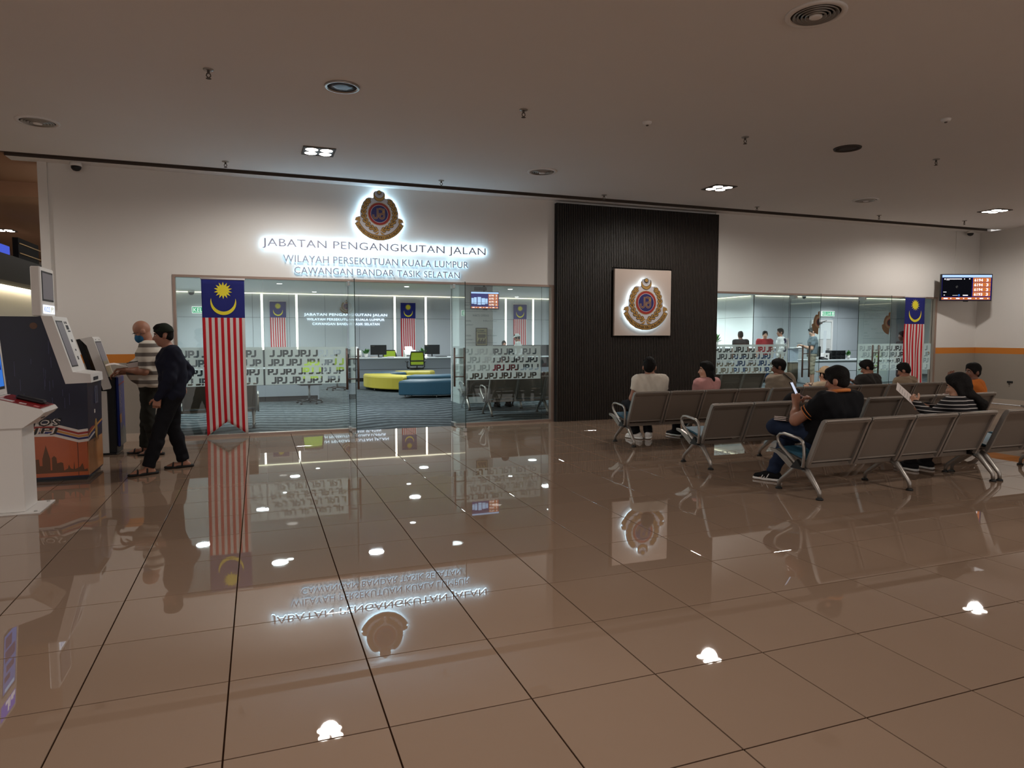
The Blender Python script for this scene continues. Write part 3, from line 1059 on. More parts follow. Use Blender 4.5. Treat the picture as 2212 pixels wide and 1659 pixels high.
# ================================================================ CEILING FITTINGS
def downlight(loc, label):
    t = thing('ceiling_downlight', label, 'downlight', loc, group='square four-lamp downlights')
    f = MB()
    for a, b, c, d in ((-.2, .2, -.2, -.18), (-.2, .2, .18, .2), (-.2, -.18, -.18, .18), (.18, .2, -.18, .18)):
        f.box(a, b, c, d, -0.012, 0.0)
    f.build('frame', [MT['groove']], t)
    MB().box(-.18, .18, -.18, .18, -0.006, 0.0).build('recess', [MT['black']], t)
    for x in (-.09, .09):
        for y in (-.09, .09):
            lp = MB().lathe([(0.076, -0.006), (0.076, -0.013)], (x, y, 0), 18).build('lamp', [MT['steel'], MT['lamp']], t)
            lp.data.polygons[len(lp.data.polygons) - 2].material_index = 0
            lp.data.polygons[len(lp.data.polygons) - 1].material_index = 1
            lp.data.flip_normals() if False else None
    return t
downlight((0.784, 9.2, HALL_Z), 'square four-lamp ceiling downlight above the glowing wall sign')
downlight((6.95, 9.2, HALL_Z), 'square four-lamp ceiling downlight in front of the slatted dark wall')
downlight((13.1, 9.05, HALL_Z), 'square four-lamp ceiling downlight near the right wall, above the hanging screen')
downlight((-5.25, 18.4, HALL_Z), 'square four-lamp ceiling downlight far off in the left corridor')

def vent(loc, label):
    t = thing('ceiling_vent', label, 'air vent', loc, group='round ceiling air diffusers')
    MB().lathe([(0.215, 0.0), (0.21, -0.012), (0.175, -0.014), (0.172, 0.0)], n=32).build('rim', [MT['ceil']], t)
    MB().lathe([(0.172, -0.002), (0.03, -0.003)], n=32).build('duct', [MT['groove']], t)
    for k, r in enumerate((0.155, 0.128, 0.1, 0.072)):
        MB().lathe([(r, -0.004), (r + 0.004, -0.016 - 0.003 * k), (r - 0.004, -0.018 - 0.003 * k), (r - 0.012, -0.006)], n=32).build('vane', [MT['chair_metal']], t)
    MB().lathe([(0.045, -0.004), (0.045, -0.028), (0.03, -0.032)], n=24).build('hub', [MT['ceil']], t)
    return t
vent((-2.22, 9.03, HALL_Z), 'round ringed ceiling air diffuser at the left, near the dome camera')
vent((3.887, 9.2, HALL_Z), 'round ringed ceiling air diffuser above the end of the glowing letters')
vent((3.894, 4.07, HALL_Z), 'large-looking round ringed ceiling air diffuser at the top edge, nearest of all')
vent((9.97, 9.13, HALL_Z), 'round ringed ceiling air diffuser above the right-hand shopfront')

MT['spk_glass'] = mat('bluish_lens', (84, 96, 112), 0.25, metal=0.3)
MT['spk_dark'] = mat('dark_grille', (70, 62, 56), 0.8)
for loc, lab, m1, m2 in (((0.805, 6.78, HALL_Z), 'silver-rimmed round ceiling fitting with bluish lens ahead of the square downlight', MT['steel'], MT['spk_glass']),
                         ((7.011, 6.73, HALL_Z), 'plain dark round ceiling speaker over the seating rows', MT['spk_dark'], MT['spk_dark'])):
    t = thing('ceiling_speaker', lab, 'ceiling speaker', loc)
    MB().lathe([(0.165, 0.0), (0.16, -0.014), (0.14, -0.014), (0.138, -0.002)], n=32).build('rim', [m1], t)
    MB().lathe([(0.139, -0.003), (0.06, -0.006), (0.02, -0.006)], n=32).build('grille', [m2], t)

def sprinkler(loc, label):
    t = thing('sprinkler', label, 'sprinkler', loc, group='ceiling sprinklers')
    MB().lathe([(0.045, 0.0), (0.042, -0.008), (0.02, -0.012)], n=16).build('plate', [MT['chair_metal']], t)
    b = MB().cyl((0, 0, -0.01), (0, 0, -0.035), 0.012, n=10)
    b.tube([(-0.012, 0, -0.035), (-0.018, 0, -0.055), (0, 0, -0.075)], 0.005, 6).tube([(0.012, 0, -0.035), (0.018, 0, -0.055), (0, 0, -0.075)], 0.005, 6)
    b.lathe([(0.02, -0.076), (0.024, -0.08), (0.01, -0.082)], n=12)
    b.build('head', [MT['groove']], t)
    return t
for (x, y), lab in (((-0.355, 6.768), 'ceiling sprinkler at upper left, ahead of the round bluish fitting'), ((2.659, 6.796), 'ceiling sprinkler at the top centre of the ceiling'),
                    ((-0.356, 10.18), 'ceiling sprinkler left of the square downlight by the slot'), ((2.671, 10.26), 'ceiling sprinkler right of the crest, close to the slot'),
                    ((5.487, 6.79), 'ceiling sprinkler left of the plain dark speaker'), ((8.563, 6.73), 'ceiling sprinkler right of the plain dark speaker'),
                    ((5.498, 10.34), 'ceiling sprinkler above the left part of the slatted wall'), ((8.632, 10.31), 'ceiling sprinkler just right of the slatted wall'),
                    ((11.471, 10.18), 'ceiling sprinkler by the slot above the right-hand shopfront'), ((13.664, 10.05), 'ceiling sprinkler by the slot below the rightmost square downlight')):
    sprinkler((x, y, HALL_Z), lab)
sprinkler((-4.3, 13.6, HALL_Z), 'ceiling sprinkler in the corridor at the far left')
for loc, lab in (((4.09, 6.7, HALL_Z), 'pale round smoke detector in the middle of the ceiling'), ((7.08, 5.47, HALL_Z), 'pale round smoke detector at the upper right of the ceiling')):
    t = thing('smoke_detector', lab, 'smoke detector', loc)
    MB().lathe([(0.05, 0.0), (0.05, -0.012), (0.04, -0.03), (0.015, -0.034)], n=20).build('body', [MT['ceil']], t)
    MB().lathe([(0.016, -0.033), (0.014, -0.042), (0.004, -0.043)], n=14).build('sensor', [MT['groove']], t)
def dome_cam(loc, label, s=1.0):
    t = thing('dome_camera', label, 'security camera', loc)
    MB().lathe([(0.062 * s, 0.0), (0.064 * s, -0.03 * s), (0.06 * s, -0.045 * s)], n=20).build('housing', [MT['white']], t)
    MB().lathe([(0.056 * s, -0.045 * s), (0.052 * s, -0.07 * s), (0.034 * s, -0.092 * s), (0.008 * s, -0.1 * s)], n=20).build('dome', [MT['black']], t)
dome_cam((-2.27, 10.95, HALL_Z), 'white dome camera with black lens under the ceiling edge at left', 1.15)
dome_cam((15.1, 10.95, HALL_Z), 'white dome camera with black lens in the right-hand ceiling corner', 1.15)
dome_cam((-2.0, 24.5, OZ), 'small dome camera in the back left corner of the office ceiling', 1.6)
dome_cam((18.9, 19.9, OZ), 'small dome camera on the office ceiling by the exit sign', 1.2)
k = 0
for x, y in ((0.6, 20.4), (4.2, 20.3), (7.5, 20.3), (1.8, 23.8), (6.8, 23.4), (9.2, 24.2), (0.5, 14.2), (3.4, 16.0), (7.0, 16.0), (10.2, 15.6), (14.4, 16.4), (17.0, 17.2), (19.0, 16.5), (12.0, 13.4)):
    t = thing('office_downlight', 'small round cool white downlight in the office ceiling', 'downlight', (x, y, OZ), group='round office downlights')
    MB().lathe([(0.085, 0.0), (0.085, -0.012), (0.07, -0.014)], n=20).build('trim_ring', [MT['white']], t)
    MB().lathe([(0.07, -0.0142), (0.068, -0.018), (0.02, -0.019)], n=20).build('lamp', [MT['lamp_cool']], t)

# ================================================================ BEAM SEATING
SEAT = 0.572
def bench(name, label, loc, n, legs=None, group=None, arms=(True, True), cushion=True):
    t = thing(name, label, 'bench', loc, group=group)
    L = n * SEAT
    MB().cbox(0.02, L - 0.02, 0.275, 0.335, 0.255, 0.305, 0.006).build('beam', [MT['chair_sheet']], t)
    for k in range(n):
        x0, x1 = k * SEAT + 0.022, (k + 1) * SEAT - 0.022
        # backrest: leaning sheet with a rolled top and folded edges
        b = MB()
        prof = [(0.175, 0.345), (0.10, 0.52), (0.035, 0.68), (0.012, 0.742), (0.0, 0.758), (-0.016, 0.756), (-0.022, 0.742), (-0.012, 0.722)]
        th = 0.006
        for i in range(len(prof) - 1):
            (ya, za), (yb_, zb) = prof[i], prof[i + 1]
            d = Vector((yb_ - ya, zb - za)).normalized()
            ny, nz = d.y * th, -d.x * th
            b.add([(x0, ya, za), (x1, ya, za), (x1, yb_, zb), (x0, yb_, zb), (x0, ya + ny, za + nz), (x1, ya + ny, za + nz), (x1, yb_ + ny, zb + nz), (x0, yb_ + ny, zb + nz)],
                  [(0, 1, 2, 3), (7, 6, 5, 4), (0, 4, 5, 1), (3, 2, 6, 7), (0, 3, 7, 4), (1, 5, 6, 2)], 0)
        bk = b.build('backrest', [MT['chair_sheet']], t)
        for s_, xx in ((0, x0), (1, x1)):
            r = MB().prism([(0.182, 0.285), (0.205, 0.30), (0.195, 0.36), (0.055, 0.69), (0.025, 0.745), (0.0, 0.762), (-0.022, 0.758), (-0.024, 0.738), (0.005, 0.69), (0.15, 0.345)], 'x', xx - 0.013, xx + 0.013)
            r.build('back_rail', [MT['chair_metal']], bk)
        # seat pan with rolled front edge
        s = MB()
        sp_ = [(0.165, 0.35), (0.24, 0.335), (0.40, 0.375), (0.58, 0.405), (0.62, 0.40), (0.635, 0.38), (0.62, 0.362), (0.58, 0.385), (0.40, 0.358), (0.24, 0.318), (0.165, 0.335)]
        s.prism(sp_, 'x', x0, x1)
        sp2 = s.build('seat_pan', [MT['chair_sheet']], t)
        if cushion:
            MB().prism([(0.21, 0.342), (0.40, 0.379), (0.57, 0.408), (0.60, 0.415), (0.57, 0.43), (0.40, 0.402), (0.22, 0.362)], 'x', x0 + 0.02, x1 - 0.02).build('seat_pad', [MT['cushion']], t)
    for lx in (legs if legs is not None else (0.06, L / 2, L - 0.06)):
        g = MB()
        g.tube([(lx, 0.31, 0.28), (lx, 0.22, 0.235), (lx, 0.10, 0.105), (lx, 0.075, 0.075), (lx, 0.07, 0.02)], [0.034, 0.030, 0.022, 0.020, 0.019], 10, flat=1.0)
        g.tube([(lx, 0.30, 0.28), (lx, 0.38, 0.25), (lx, 0.47, 0.175), (lx, 0.56, 0.105), (lx, 0.595, 0.07), (lx, 0.60, 0.02)], [0.034, 0.028, 0.023, 0.020, 0.019, 0.018], 10)
        lg = g.build('leg', [MT['chair_metal']], t)
        for fy in (0.07, 0.60):
            MB().lathe([(0.033, 0.0), (0.033, 0.012), (0.02, 0.022)], (lx, fy, 0), 16).build('foot_pad', [MT['rubber']], lg)
    for i, ax in enumerate((-0.008, L + 0.008)):
        if not arms[i]:
            continue
        pts = [(0.215, 0.29), (0.205, 0.40), (0.21, 0.48), (0.228, 0.528), (0.27, 0.552), (0.36, 0.562), (0.46, 0.572), (0.525, 0.565), (0.555, 0.535), (0.55, 0.495), (0.515, 0.45), (0.42, 0.385), (0.32, 0.32), (0.26, 0.285)]
        a = MB().tube([(ax, y, z) for y, z in pts], 0.0155, 8, closed=True)
        ar = a.build('armrest', [MT['chair_metal']], t)
        MB().prism([(0.205, 0.262), (0.365, 0.262), (0.285, 0.352)], 'x', ax - 0.016, ax + 0.016).build('triangle_cap', [MT['black']], t)
        MB().prism([(0.29, 0.265), (0.37, 0.255), (0.55, 0.365), (0.64, 0.385), (0.645, 0.41), (0.56, 0.405), (0.42, 0.36)], 'x', ax - 0.014, ax + 0.014).build('side_bracket', [MT['chair_metal']], t)
    return t
G = 'steel beam seats of the hall waiting area'
bench('beam_bench', 'silver steel four-seat bench of the nearest row, where the man in black polo sits', (4.79, 4.77, 0), 4, (0.06, 1.2, 2.39), group=G)
bench('beam_bench', 'silver steel bench cut by the right edge, continuing the nearest row', (7.22, 4.77, 0), 4, (0.06, 1.2, 2.25), group=G, arms=(False, True))
bench('beam_bench', 'silver steel four-seat bench of the middle row with an empty left end', (4.74, 6.33, 0), 4, (0.06, 1.2, 2.24), group=G)
bench('beam_bench', 'silver steel bench of the middle row, where the orange-shirted person sits', (7.06, 6.33, 0), 4, (0.06, 1.2, 2.24), group=G, arms=(False, True))
bench('beam_bench', 'silver steel four-seat bench of the far row with white-shirted man, facing the slatted wall', (4.74, 8.02, 0), 4, (0.06, 1.2, 2.24), group=G)
bench('beam_bench', 'silver steel bench of the far row, where the man in grey tee sits', (7.06, 8.02, 0), 4, (0.06, 1.2, 2.24), group=G, arms=(False, False))
bench('beam_bench', 'silver steel bench of the far row, where the beige-shirted man sits', (9.38, 8.02, 0), 3, (0.06, 1.65), group=G, arms=(False, True))
bench('beam_bench', 'silver steel bench with looped armrest standing against the right wall side', (11.5, 6.72, 0), 3, (0.06, 1.65), group=G)
GI = 'steel beam seats inside the office'
bench('office_bench', 'dark steel bench just inside the glass, left of the slatted wall', (4.02, 11.98, 0), 4, (0.06, 1.2, 2.2), group=GI, cushion=False)
bench('office_bench', 'dark steel bench inside the office, second from the glass, left of the slatted wall', (3.95, 13.2, 0), 4, (0.06, 1.2, 2.2), group=GI, cushion=False)
bench('office_bench', 'dark steel bench inside the glass, behind the large swallowtail flag', (-1.75, 11.9, 0), 3, (0.06, 1.65), group=GI, cushion=False)
bench('office_bench', 'dark steel bench inside the right-hand shopfront, right of the slatted wall', (7.9, 11.75, 0), 4, (0.06, 1.2, 2.24), group=GI, cushion=False)

# ================================================================ SCREENS
MT['scr_navy'] = emat('screen_navy', lin((28, 26, 110)), 0.9)
MT['scr_black'] = emat('screen_black', (0.004, 0.004, 0.006), 1.0)
MT['scr_sky'] = emat('screen_sky', lin((178, 210, 252)), 1.1)
MT['scr_orange'] = emat('screen_orange', lin((214, 120, 62)), 0.9)
MT['scr_white'] = emat('screen_white', (0.95, 0.9, 0.95), 1.2)
MT['scr_blue'] = emat('screen_blue', lin((60, 120, 210)), 0.9)
MT['scr_grey'] = mat('faint_grey_screen', (92, 88, 92), 0.3, emis=(60, 58, 66), estr=0.6)  # grey screen that gives off a faint glow
def tv(name, label, loc, rz, W, H, rows, video):
    t = thing(name, label, 'screen', loc, rz)
    MB().cbox(-W / 2, W / 2, 0.0, 0.05, -H / 2, H / 2, 0.006).build('casing', [MT['black']], t)
    MB().cbox(-W * 0.12, W * 0.12, 0.05, 0.11, -H * 0.2, H * 0.2, 0.004).build('rear_box', [MT['black']], t)
    def rect(name, u0, u1, v0, v1, k, m, par):
        return MB().box(-W / 2 + u0 * W, -W / 2 + u1 * W, -0.0012 * k - 0.0008, -0.0012 * k, -H / 2 + v0 * H, -H / 2 + v1 * H).build(name, [m], par)
    s = rect('screen', .018, .982, .035, .97, 1, MT['scr_navy'], t)
    rect('title_bar', .02, .98, .875, .965, 2, MT['scr_sky'], s)
    if video == 'dark':
        rect('video_area', .025, .60, .155, .865, 2, MT['scr_black'], s)
        b = MB()
        def r2(u0, u1, v0, v1):
            b.box(-W / 2 + u0 * W, -W / 2 + u1 * W, -0.0055, -0.005, -H / 2 + v0 * H, -H / 2 + v1 * H)
        r2(.10, .40, .80, .83); r2(.06, .085, .79, .835); r2(.10, .16, .77, .78); r2(.44, .46, .80, .83); r2(.54, .56, .80, .84); r2(.05, .11, .32, .34); r2(.06, .08, .20, .23); r2(.43, .53, .19, .225); r2(.23, .33, .2, .21)
        b.build('player_controls', [MT['scr_white']], s)
        MB().lathe([(0.0, 0.0), (0.022, 0.0), (0.022, 0.001)], n=16).xf(Matrix.Translation((-W / 2 + .355 * W, -0.005, -H / 2 + .21 * H)) @ Matrix.Rotation(PI / 2, 4, 'X')).build('play_button', [MT['scr_blue']], s)
        b = MB()
        for k in range(9):
            a0, a1 = 2 * PI * k / 10, 2 * PI * (k + 1) / 10
            cx, cz = -W / 2 + .31 * W, -H / 2 + .52 * H
            b.add([(cx + r * math.cos(a), -0.005, cz + r * math.sin(a)) for r, a in ((.018, a0), (.018, a1), (.022, a1), (.022, a0))], [(0, 1, 2, 3)])
        b.build('loading_ring', [MT['panel']], s)
    else:
        rect('video_area', .025, .60, .155, .84, 2, MT['scr_navy'], s)
        for u0, u1, v0, v1 in ((.03, .11, .3, .62), (.12, .21, .28, .66), (.24, .36, .24, .68), (.38, .5, .26, .62), (.51, .59, .3, .6)):
            rect('picture_panel', u0, u1, v0, v1, 3, MT['scr_sky'], s)
    n = len(rows)
    v1 = .865
    hgt = (v1 - .16) / n
    for i, (a, c) in enumerate(rows):
        vt = v1 - i * hgt
        rr = rect('queue_row', .62, .965, vt - hgt + .012, vt - .004, 2, MT['scr_orange'], s)
        for s_, u0, u1 in ((a, .645, .81), (c, .875, .92)):
            vs, fs = fit_text(s_, -W / 2 + u0 * W, -W / 2 + u1 * W, -H / 2 + (vt - hgt * .84) * H, -H / 2 + (vt - hgt * .2) * H, res=2, bold=0.03)
            MB().add(facing(vs, (0, -0.0045, 0)), fs).build('queue_number', [MT['scr_white']], rr)
    ft = rect('ticker', .02, .965, .045, .135, 2, MT['scr_orange'], s)
    b = MB()
    for u0, u1 in ((.06, .14), (.19, .21), (.30, .37), (.44, .46), (.53, .60), (.68, .7), (.76, .83), (.91, .93)):
        b.box(-W / 2 + u0 * W, -W / 2 + u1 * W, -0.0055, -0.005, -H / 2 + .07 * H, -H / 2 + .112 * H)
    b.build('ticker_text', [MT['scr_white']], s)
    MB().cbox(-.05, .05, -0.004, 0.03, -H / 2 - 0.018, -H / 2 + 0.002, 0.004).build('sensor', [MT['black']], t)
    return t
t = tv('queue_screen', 'wall screen with orange queue numbers 6194 hung in the right-hand corner', (14.60, 10.62, 2.58), -0.3564, 1.13, 0.585, [('6194', '3'), ('6194', '3'), ('6194', '3'), ('6193', '3')], 'dark')
MB().cbox(-0.06, 0.06, 0.11, 0.42, -0.06, 0.06, 0.004).build('bracket', [MT['black']], t)
t = tv('queue_screen', 'small ceiling-hung screen with orange queue numbers behind the glass', (4.69, 14.3, 2.30), 0.0, 0.66, 0.385, [('6194', '3'), ('6192', '7'), ('6191', '8'), ('6190', '6')], 'pics')
MB().cyl((0, 0.06, 0.1), (0, 0.06, 0.66), 0.025, n=10).build('ceiling_pole', [MT['black']], t)
MB().cbox(-0.22, 0.05, 0.02, 0.1, 0.215, 0.29, 0.004).build('speaker_box', [MT['black']], t)

# framed notice on the office column
t = thing('framed_notice', 'small framed notice hanging on the white column inside the office', 'picture', (4.70, 14.595, 1.50))
MB().cbox(-0.135, 0.135, -0.02, 0, -0.20, 0.20, 0.003).build('frame', [MT['black']], t)
MB().box(-0.12, 0.12, -0.022, -0.0205, -0.185, 0.185).build('sheet', [mat('yellowed_paper', (176, 170, 128), 0.7)], t)
b = MB()
for z, w in ((.13, .05), (.09, .1), (.04, .09), (.02, .09), (0, .09), (-.02, .08)):
    b.box(-w, w, -0.024, -0.0225, z, z + .012)
for k in range(9):
    b.box(-.1 + k * .022, -.085 + k * .022, -0.024, -0.0225, -.16, -.10 + .03 * ((k * 7) % 3))
b.build('lettering', [MT['ink']], t)

# exit signs
MT['exit_green'] = mat('exit_green', (24, 140, 92), 0.5, emis=(30, 150, 104), estr=0.8)
MT['exit_white'] = emat('exit_white', (0.85, 1.0, 0.92), 1.0)
def exit_sign(label, loc, rz, W=0.62, H=0.2):
    t = thing('exit_sign', label, 'exit sign', loc, rz)
    MB().cbox(-W / 2, W / 2, -0.05, 0, -H / 2, H / 2, 0.004).build('box', [MT['exit_white']], t)
    MB().box(-W / 2 + .015, W / 2 - .015, -0.053, -0.0505, -H / 2 + .018, H / 2 - .018).build('green_plate', [MT['exit_green']], t)
    vs, fs = fit_text('KELUAR', -W * .45, W * .24, -H * .3, H * .3, res=2, bold=0.01)
    MB().add(facing(vs, (0, -0.055, 0)), fs).build('lettering', [MT['exit_white']], t)
    b = MB().box(W * .29, W * .43, -0.055, -0.0535, -H * .3, H * .3)
    b.build('pictogram_plate', [MT['exit_white']], t)
    m = MB()
    m.prism(arc(W * .37, H * .2, .012, 0, 320, 8), 'y', -0.057, -0.0555)
    for p in ([(W * .345, -H * .02), (W * .385, H * .14), (W * .40, H * .12), (W * .365, -H * .05)], [(W * .345, -H * .02), (W * .32, -H * .24), (W * .335, -H * .25), (W * .365, -H * .04)], [(W * .355, -H * .02), (W * .395, -H * .1), (W * .385, -H * .24), (W * .37, -H * .24), (W * .375, -H * .12), (W * .35, -H * .06)]):
        m.prism(p, 'y', -0.057, -0.0555)
    m.build('running_figure', [MT['exit_green']], t)
exit_sign('green lit KELUAR exit sign high at the left end of the office back wall', (-1.58, OY1 - 0.05, 2.38), 0.0, 0.9, 0.22)
exit_sign('green lit KELUAR exit sign above the pale office door at right', (20.35, 20.22, 2.36), 0.0, 0.62, 0.19)

# ================================================================ KIOSKS at the left
MT['kiosk_orange'] = mat('orange_vinyl', (176, 84, 40), 0.3, coat=0.3, noise=0.2, nscale=4)
MT['kiosk_brown'] = mat('brown_print', (96, 60, 34), 0.4)
MT['print_white'] = mat('white_print', (216, 206, 200), 0.4)
MT['print_red'] = mat('red_stripe_print', (150, 42, 34), 0.4)
MT['print_gold'] = mat('gold_stripe_print', (190, 130, 64), 0.4)
MT['red_glass'] = mat('red_glossy_panel', (176, 40, 42), 0.15, coat=0.5)
MT['kiosk_blue'] = mat('blue_vinyl', (40, 56, 138), 0.3, coat=0.3)
def yquad(pts, y, m, name, parent, d=0.0012):
    return MB().prism(pts, 'y', y - d, y).build(name, [m], parent)
# middle kiosk: tall, navy and orange wrap
kb = thing('service_kiosk', 'tall navy and orange self-service kiosk with white sloping screen frame, middle of the three', 'kiosk', (-2.1, 8.61, 0))
X0, Y0k = 2.1, -0.34
L = lambda pts: [(x + X0, z) for x, z in pts]
kw = 0.68
body = MB()
pr = L([(-2.62, 0.03), (-1.86, 0.03), (-1.72, 0.03), (-1.70, 1.03), (-1.88, 1.03), (-2.07, 1.72), (-2.62, 1.72)])
body.prism(pr, 'y', Y0k, Y0k + kw)
body.build('body', [MT['navy']], kb)
MB().prism(L([(-2.60, 0.0), (-1.74, 0.0), (-1.74, 0.035), (-2.60, 0.035)]), 'y', Y0k + 0.02, Y0k + kw - 0.02).build('plinth', [MT['black']], kb)
yquad(L([(-2.62, 0.05), (-1.724, 0.05), (-1.716, 0.44), (-2.10, 0.53), (-2.62, 0.53)]), Y0k, MT['kiosk_orange'], 'side_wrap', kb)
MB().prism([(Y0k - 0.0012, 0.05), (Y0k + kw, 0.05), (Y0k + kw, 0.47), (Y0k - 0.0012, 0.44)], 'x', X0 - 1.722, X0 - 1.7125).build('front_wrap', [mat('amber_vinyl', (172, 112, 62), 0.3, coat=0.2, noise=0.25, nscale=4)], kb)
off = Y0k - 0.0014
sky = [(-2.6, 0.09), (-2.6, 0.22), (-2.52, 0.22), (-2.5, 0.30), (-2.46, 0.30), (-2.45, 0.16), (-2.2, 0.16), (-2.2, 0.24), (-2.165, 0.24), (-2.16, 0.17), (-2.135, 0.17), (-2.135, 0.24), (-2.12, 0.30), (-2.105, 0.36), (-2.1, 0.385), (-2.095, 0.36), (-2.08, 0.30), (-2.065, 0.24), (-2.065, 0.12),
       (-2.05, 0.12), (-2.05, 0.25), (-2.03, 0.27), (-2.01, 0.25), (-2.005, 0.19), (-1.97, 0.2), (-1.95, 0.19), (-1.945, 0.11), (-1.91, 0.13), (-1.90, 0.17), (-1.885, 0.13), (-1.86, 0.12), (-1.85, 0.2), (-1.845, 0.12), (-1.80, 0.14), (-1.775, 0.18), (-1.76, 0.11), (-1.73, 0.12), (-1.728, 0.09)]
yquad(L(sky), off, MT['kiosk_brown'], 'skyline_print', kb)
for k, (dz, m) in enumerate(((0.0, 'print_white'), (0.028, 'print_red'), (0.058, 'print_gold'), (0.085, 'emb_blue'))):
    h = (0.135, 0.024, 0.022, 0.020)[k]
    z = 0.61 - dz - h if k else 0.61 - h
    yquad(L([(-2.62, z + .015), (-2.02, z), (-1.80, z - .075), (-1.712, z - .065), (-1.712, z - .065 + h), (-1.80, z - .075 + h), (-2.02, z + h), (-2.62, z + .015 + h)]), off - 0.0014 * k, MT[m], 'stripe_print', kb)
    MB().prism([(Y0k, z - .065), (Y0k + kw * .4, z - .02), (Y0k + kw, z + .03), (Y0k + kw, z + .03 + h), (Y0k + kw * .4, z - .02 + h), (Y0k, z - .065 + h)], 'x', X0 - 1.7125 + .0014 * k, X0 - 1.7111 + .0014 * k).build('stripe_print', [MT[m]], kb)
for s_, x0, x1, z0, z1 in (('KIOS', -2.30, -1.955, 0.585, 0.665), ('JPJ', -2.22, -1.99, 0.495, 0.57)):
    for kk, (bd, m) in enumerate(((0.06, 'print_white'), (0.01, 'outline'))):
        vs, fs = fit_text(s_, x0 + X0, x1 + X0, z0, z1, res=2, bold=bd)
        zc = (z0 + z1) / 2
        vs = [(x + (z - zc) * 0.35, z, q) for x, z, q in vs]
        e_ = 0.0 if kk else 0.012
        MB().add(facing([(x, z, 0) for x, z, q in vs], (0, off - 0.0075 - 0.0014 * kk, 0)), fs).build('lettering', [MT[m]], kb)
MB().box(X0 - 1.815, X0 - 1.81, Y0k - 0.002, Y0k, 0.04, 0.62).build('door_gap', [MT['black']], kb)
cr = MB()
for k in range(26):
    x = -2.5 + random.random() * 0.72
    z = 0.72 + random.random() * (0.62 if x < -1.95 else 0.25)
    h = 0.04 + random.random() * 0.12
    if z + h < 1.0 or x < -2.0:
        cr.box(x + X0, x + X0 + 0.004, off - 0.0004, off, z, z + h)
cr.build('circuit_print', [mat('circuit_print', (74, 74, 112), 0.3)], kb)
MB().prism(arc(X0 - 2.155, 1.625, 0.034, 0, 340, 17), 'y', off - 0.001, off).build('round_logo', [MT['kiosk_brown']], kb)
MB().prism([(0.02 + 0.05 * math.cos(a), 0.50 + 0.11 * math.sin(a)) for a in [2 * PI * k / 18 for k in range(18)]], 'x', X0 - 1.709, X0 - 1.7045).build('oval_crest', [MT['gold']], kb)
vs, fs = fit_text('KIOS JPJ', 0, 0.26, 0, 0.05, res=1)
MB().add([Vector((X0 - 1.7095, -0.10 + x, 0.355 + z)) for x, z, _ in vs], fs).build('lettering', [MT['outline']], kb)
b = MB().box(X0 - 1.703, X0 - 1.6985, -0.02, 0.12, 0.78, 0.97, 0).box(X0 - 1.6985, X0 - 1.6975, 0.03, 0.06, 0.80, 0.95, 1).box(X0 - 1.7045, X0 - 1.7005, -0.06, -0.02, 0.68, 0.72, 2)
b.build('payment_panel', [mat('slate_panel', (70, 72, 96), 0.4), MT['black'], MT['print_white']], kb)
# white sloping frame with screen and tray
fr = MB().prism(L([(-2.085, 1.725), (-1.985, 1.725), (-1.825, 1.145), (-1.665, 1.12), (-1.66, 1.03), (-1.895, 1.022)]), 'y', Y0k - 0.012, Y0k + kw - 0.12)
fo = fr.build('screen_frame', [MT['white']], kb)
d = Vector((0.16, 0, -0.58)).normalized()
nrm = Vector((0.58, 0, 0.16)).normalized()
o = Vector((X0 - 1.985, 0, 1.725))
def slope_rect(a0, a1, y0, y1, k, m, name, par):
    P = [o + d * a + nrm * e + Vector((0, y, 0)) for e in (0.0005 + k * 0.0015, 0.0019 + k * 0.0015) for a, y in ((a0, y0), (a0, y1), (a1, y1), (a1, y0))]
    return MB().add(P, [(0, 1, 2, 3), (7, 6, 5, 4), (0, 4, 5, 1), (1, 5, 6, 2), (2, 6, 7, 3), (3, 7, 4, 0)]).build(name, [m], par)
slope_rect(0.045, 0.55, Y0k + 0.04, Y0k + 0.30, 0, MT['black'], 'bezel', fo)
slope_rect(0.06, 0.535, Y0k + 0.055, Y0k + 0.285, 1, MT['scr_grey'], 'screen', fo)
for a0, a1, y0, y1 in ((.05, .075, .36, .39), (.05, .075, .42, .46), (.09, .14, .38, .48), (.15, .165, .40, .50), (.25, .28, .39, .45), (.36, .38, .42, .46), (.44, .48, .40, .44)):
    slope_rect(a0, a1, Y0k + y0, Y0k + y1, 0, MT['ink'], 'reader_mark', fo)
MB().box(X0 - 1.66, X0 - 1.655, Y0k + 0.1, Y0k + 0.3, 1.05, 1.085).build('printer_slot', [MT['ink']], fo)
# screen tower on top
MB().cbox(X0 - 2.165, X0 - 2.078, Y0k, Y0k + 0.50, 1.725, 2.235, 0.01).build('screen_tower', [MT['white']], kb)
MB().box(X0 - 2.078, X0 - 2.0745, Y0k + 0.05, Y0k + 0.45, 1.885, 2.195).build('upper_bezel', [MT['black']], kb)
MB().box(X0 - 2.0745, X0 - 2.073, Y0k + 0.07, Y0k + 0.43, 1.905, 2.175).build('upper_screen', [MT['scr_grey']], kb)
lb = MB().box(X0 - 2.078, X0 - 2.073, Y0k + 0.06, Y0k + 0.47, 1.755, 1.845).build('lit_logo_box', [emat('logo_box', (0.85, 0.9, 1.0), 1.2)], kb)
vs, fs = fit_text('KIOS', 0, 0.20, 0, 0.055, res=2)
MB().add([Vector((X0 - 2.072, Y0k + 0.085 + x, 1.772 + z)) for x, z, _ in vs], fs).build('lettering', [MT['scr_blue']], lb)
vs, fs = fit_text('JPJ', 0, 0.12, 0, 0.055, res=2)
MB().add([Vector((X0 - 2.072, Y0k + 0.31 + x, 1.772 + z)) for x, z, _ in vs], fs).build('lettering', [MT['flag_yellow']], lb)

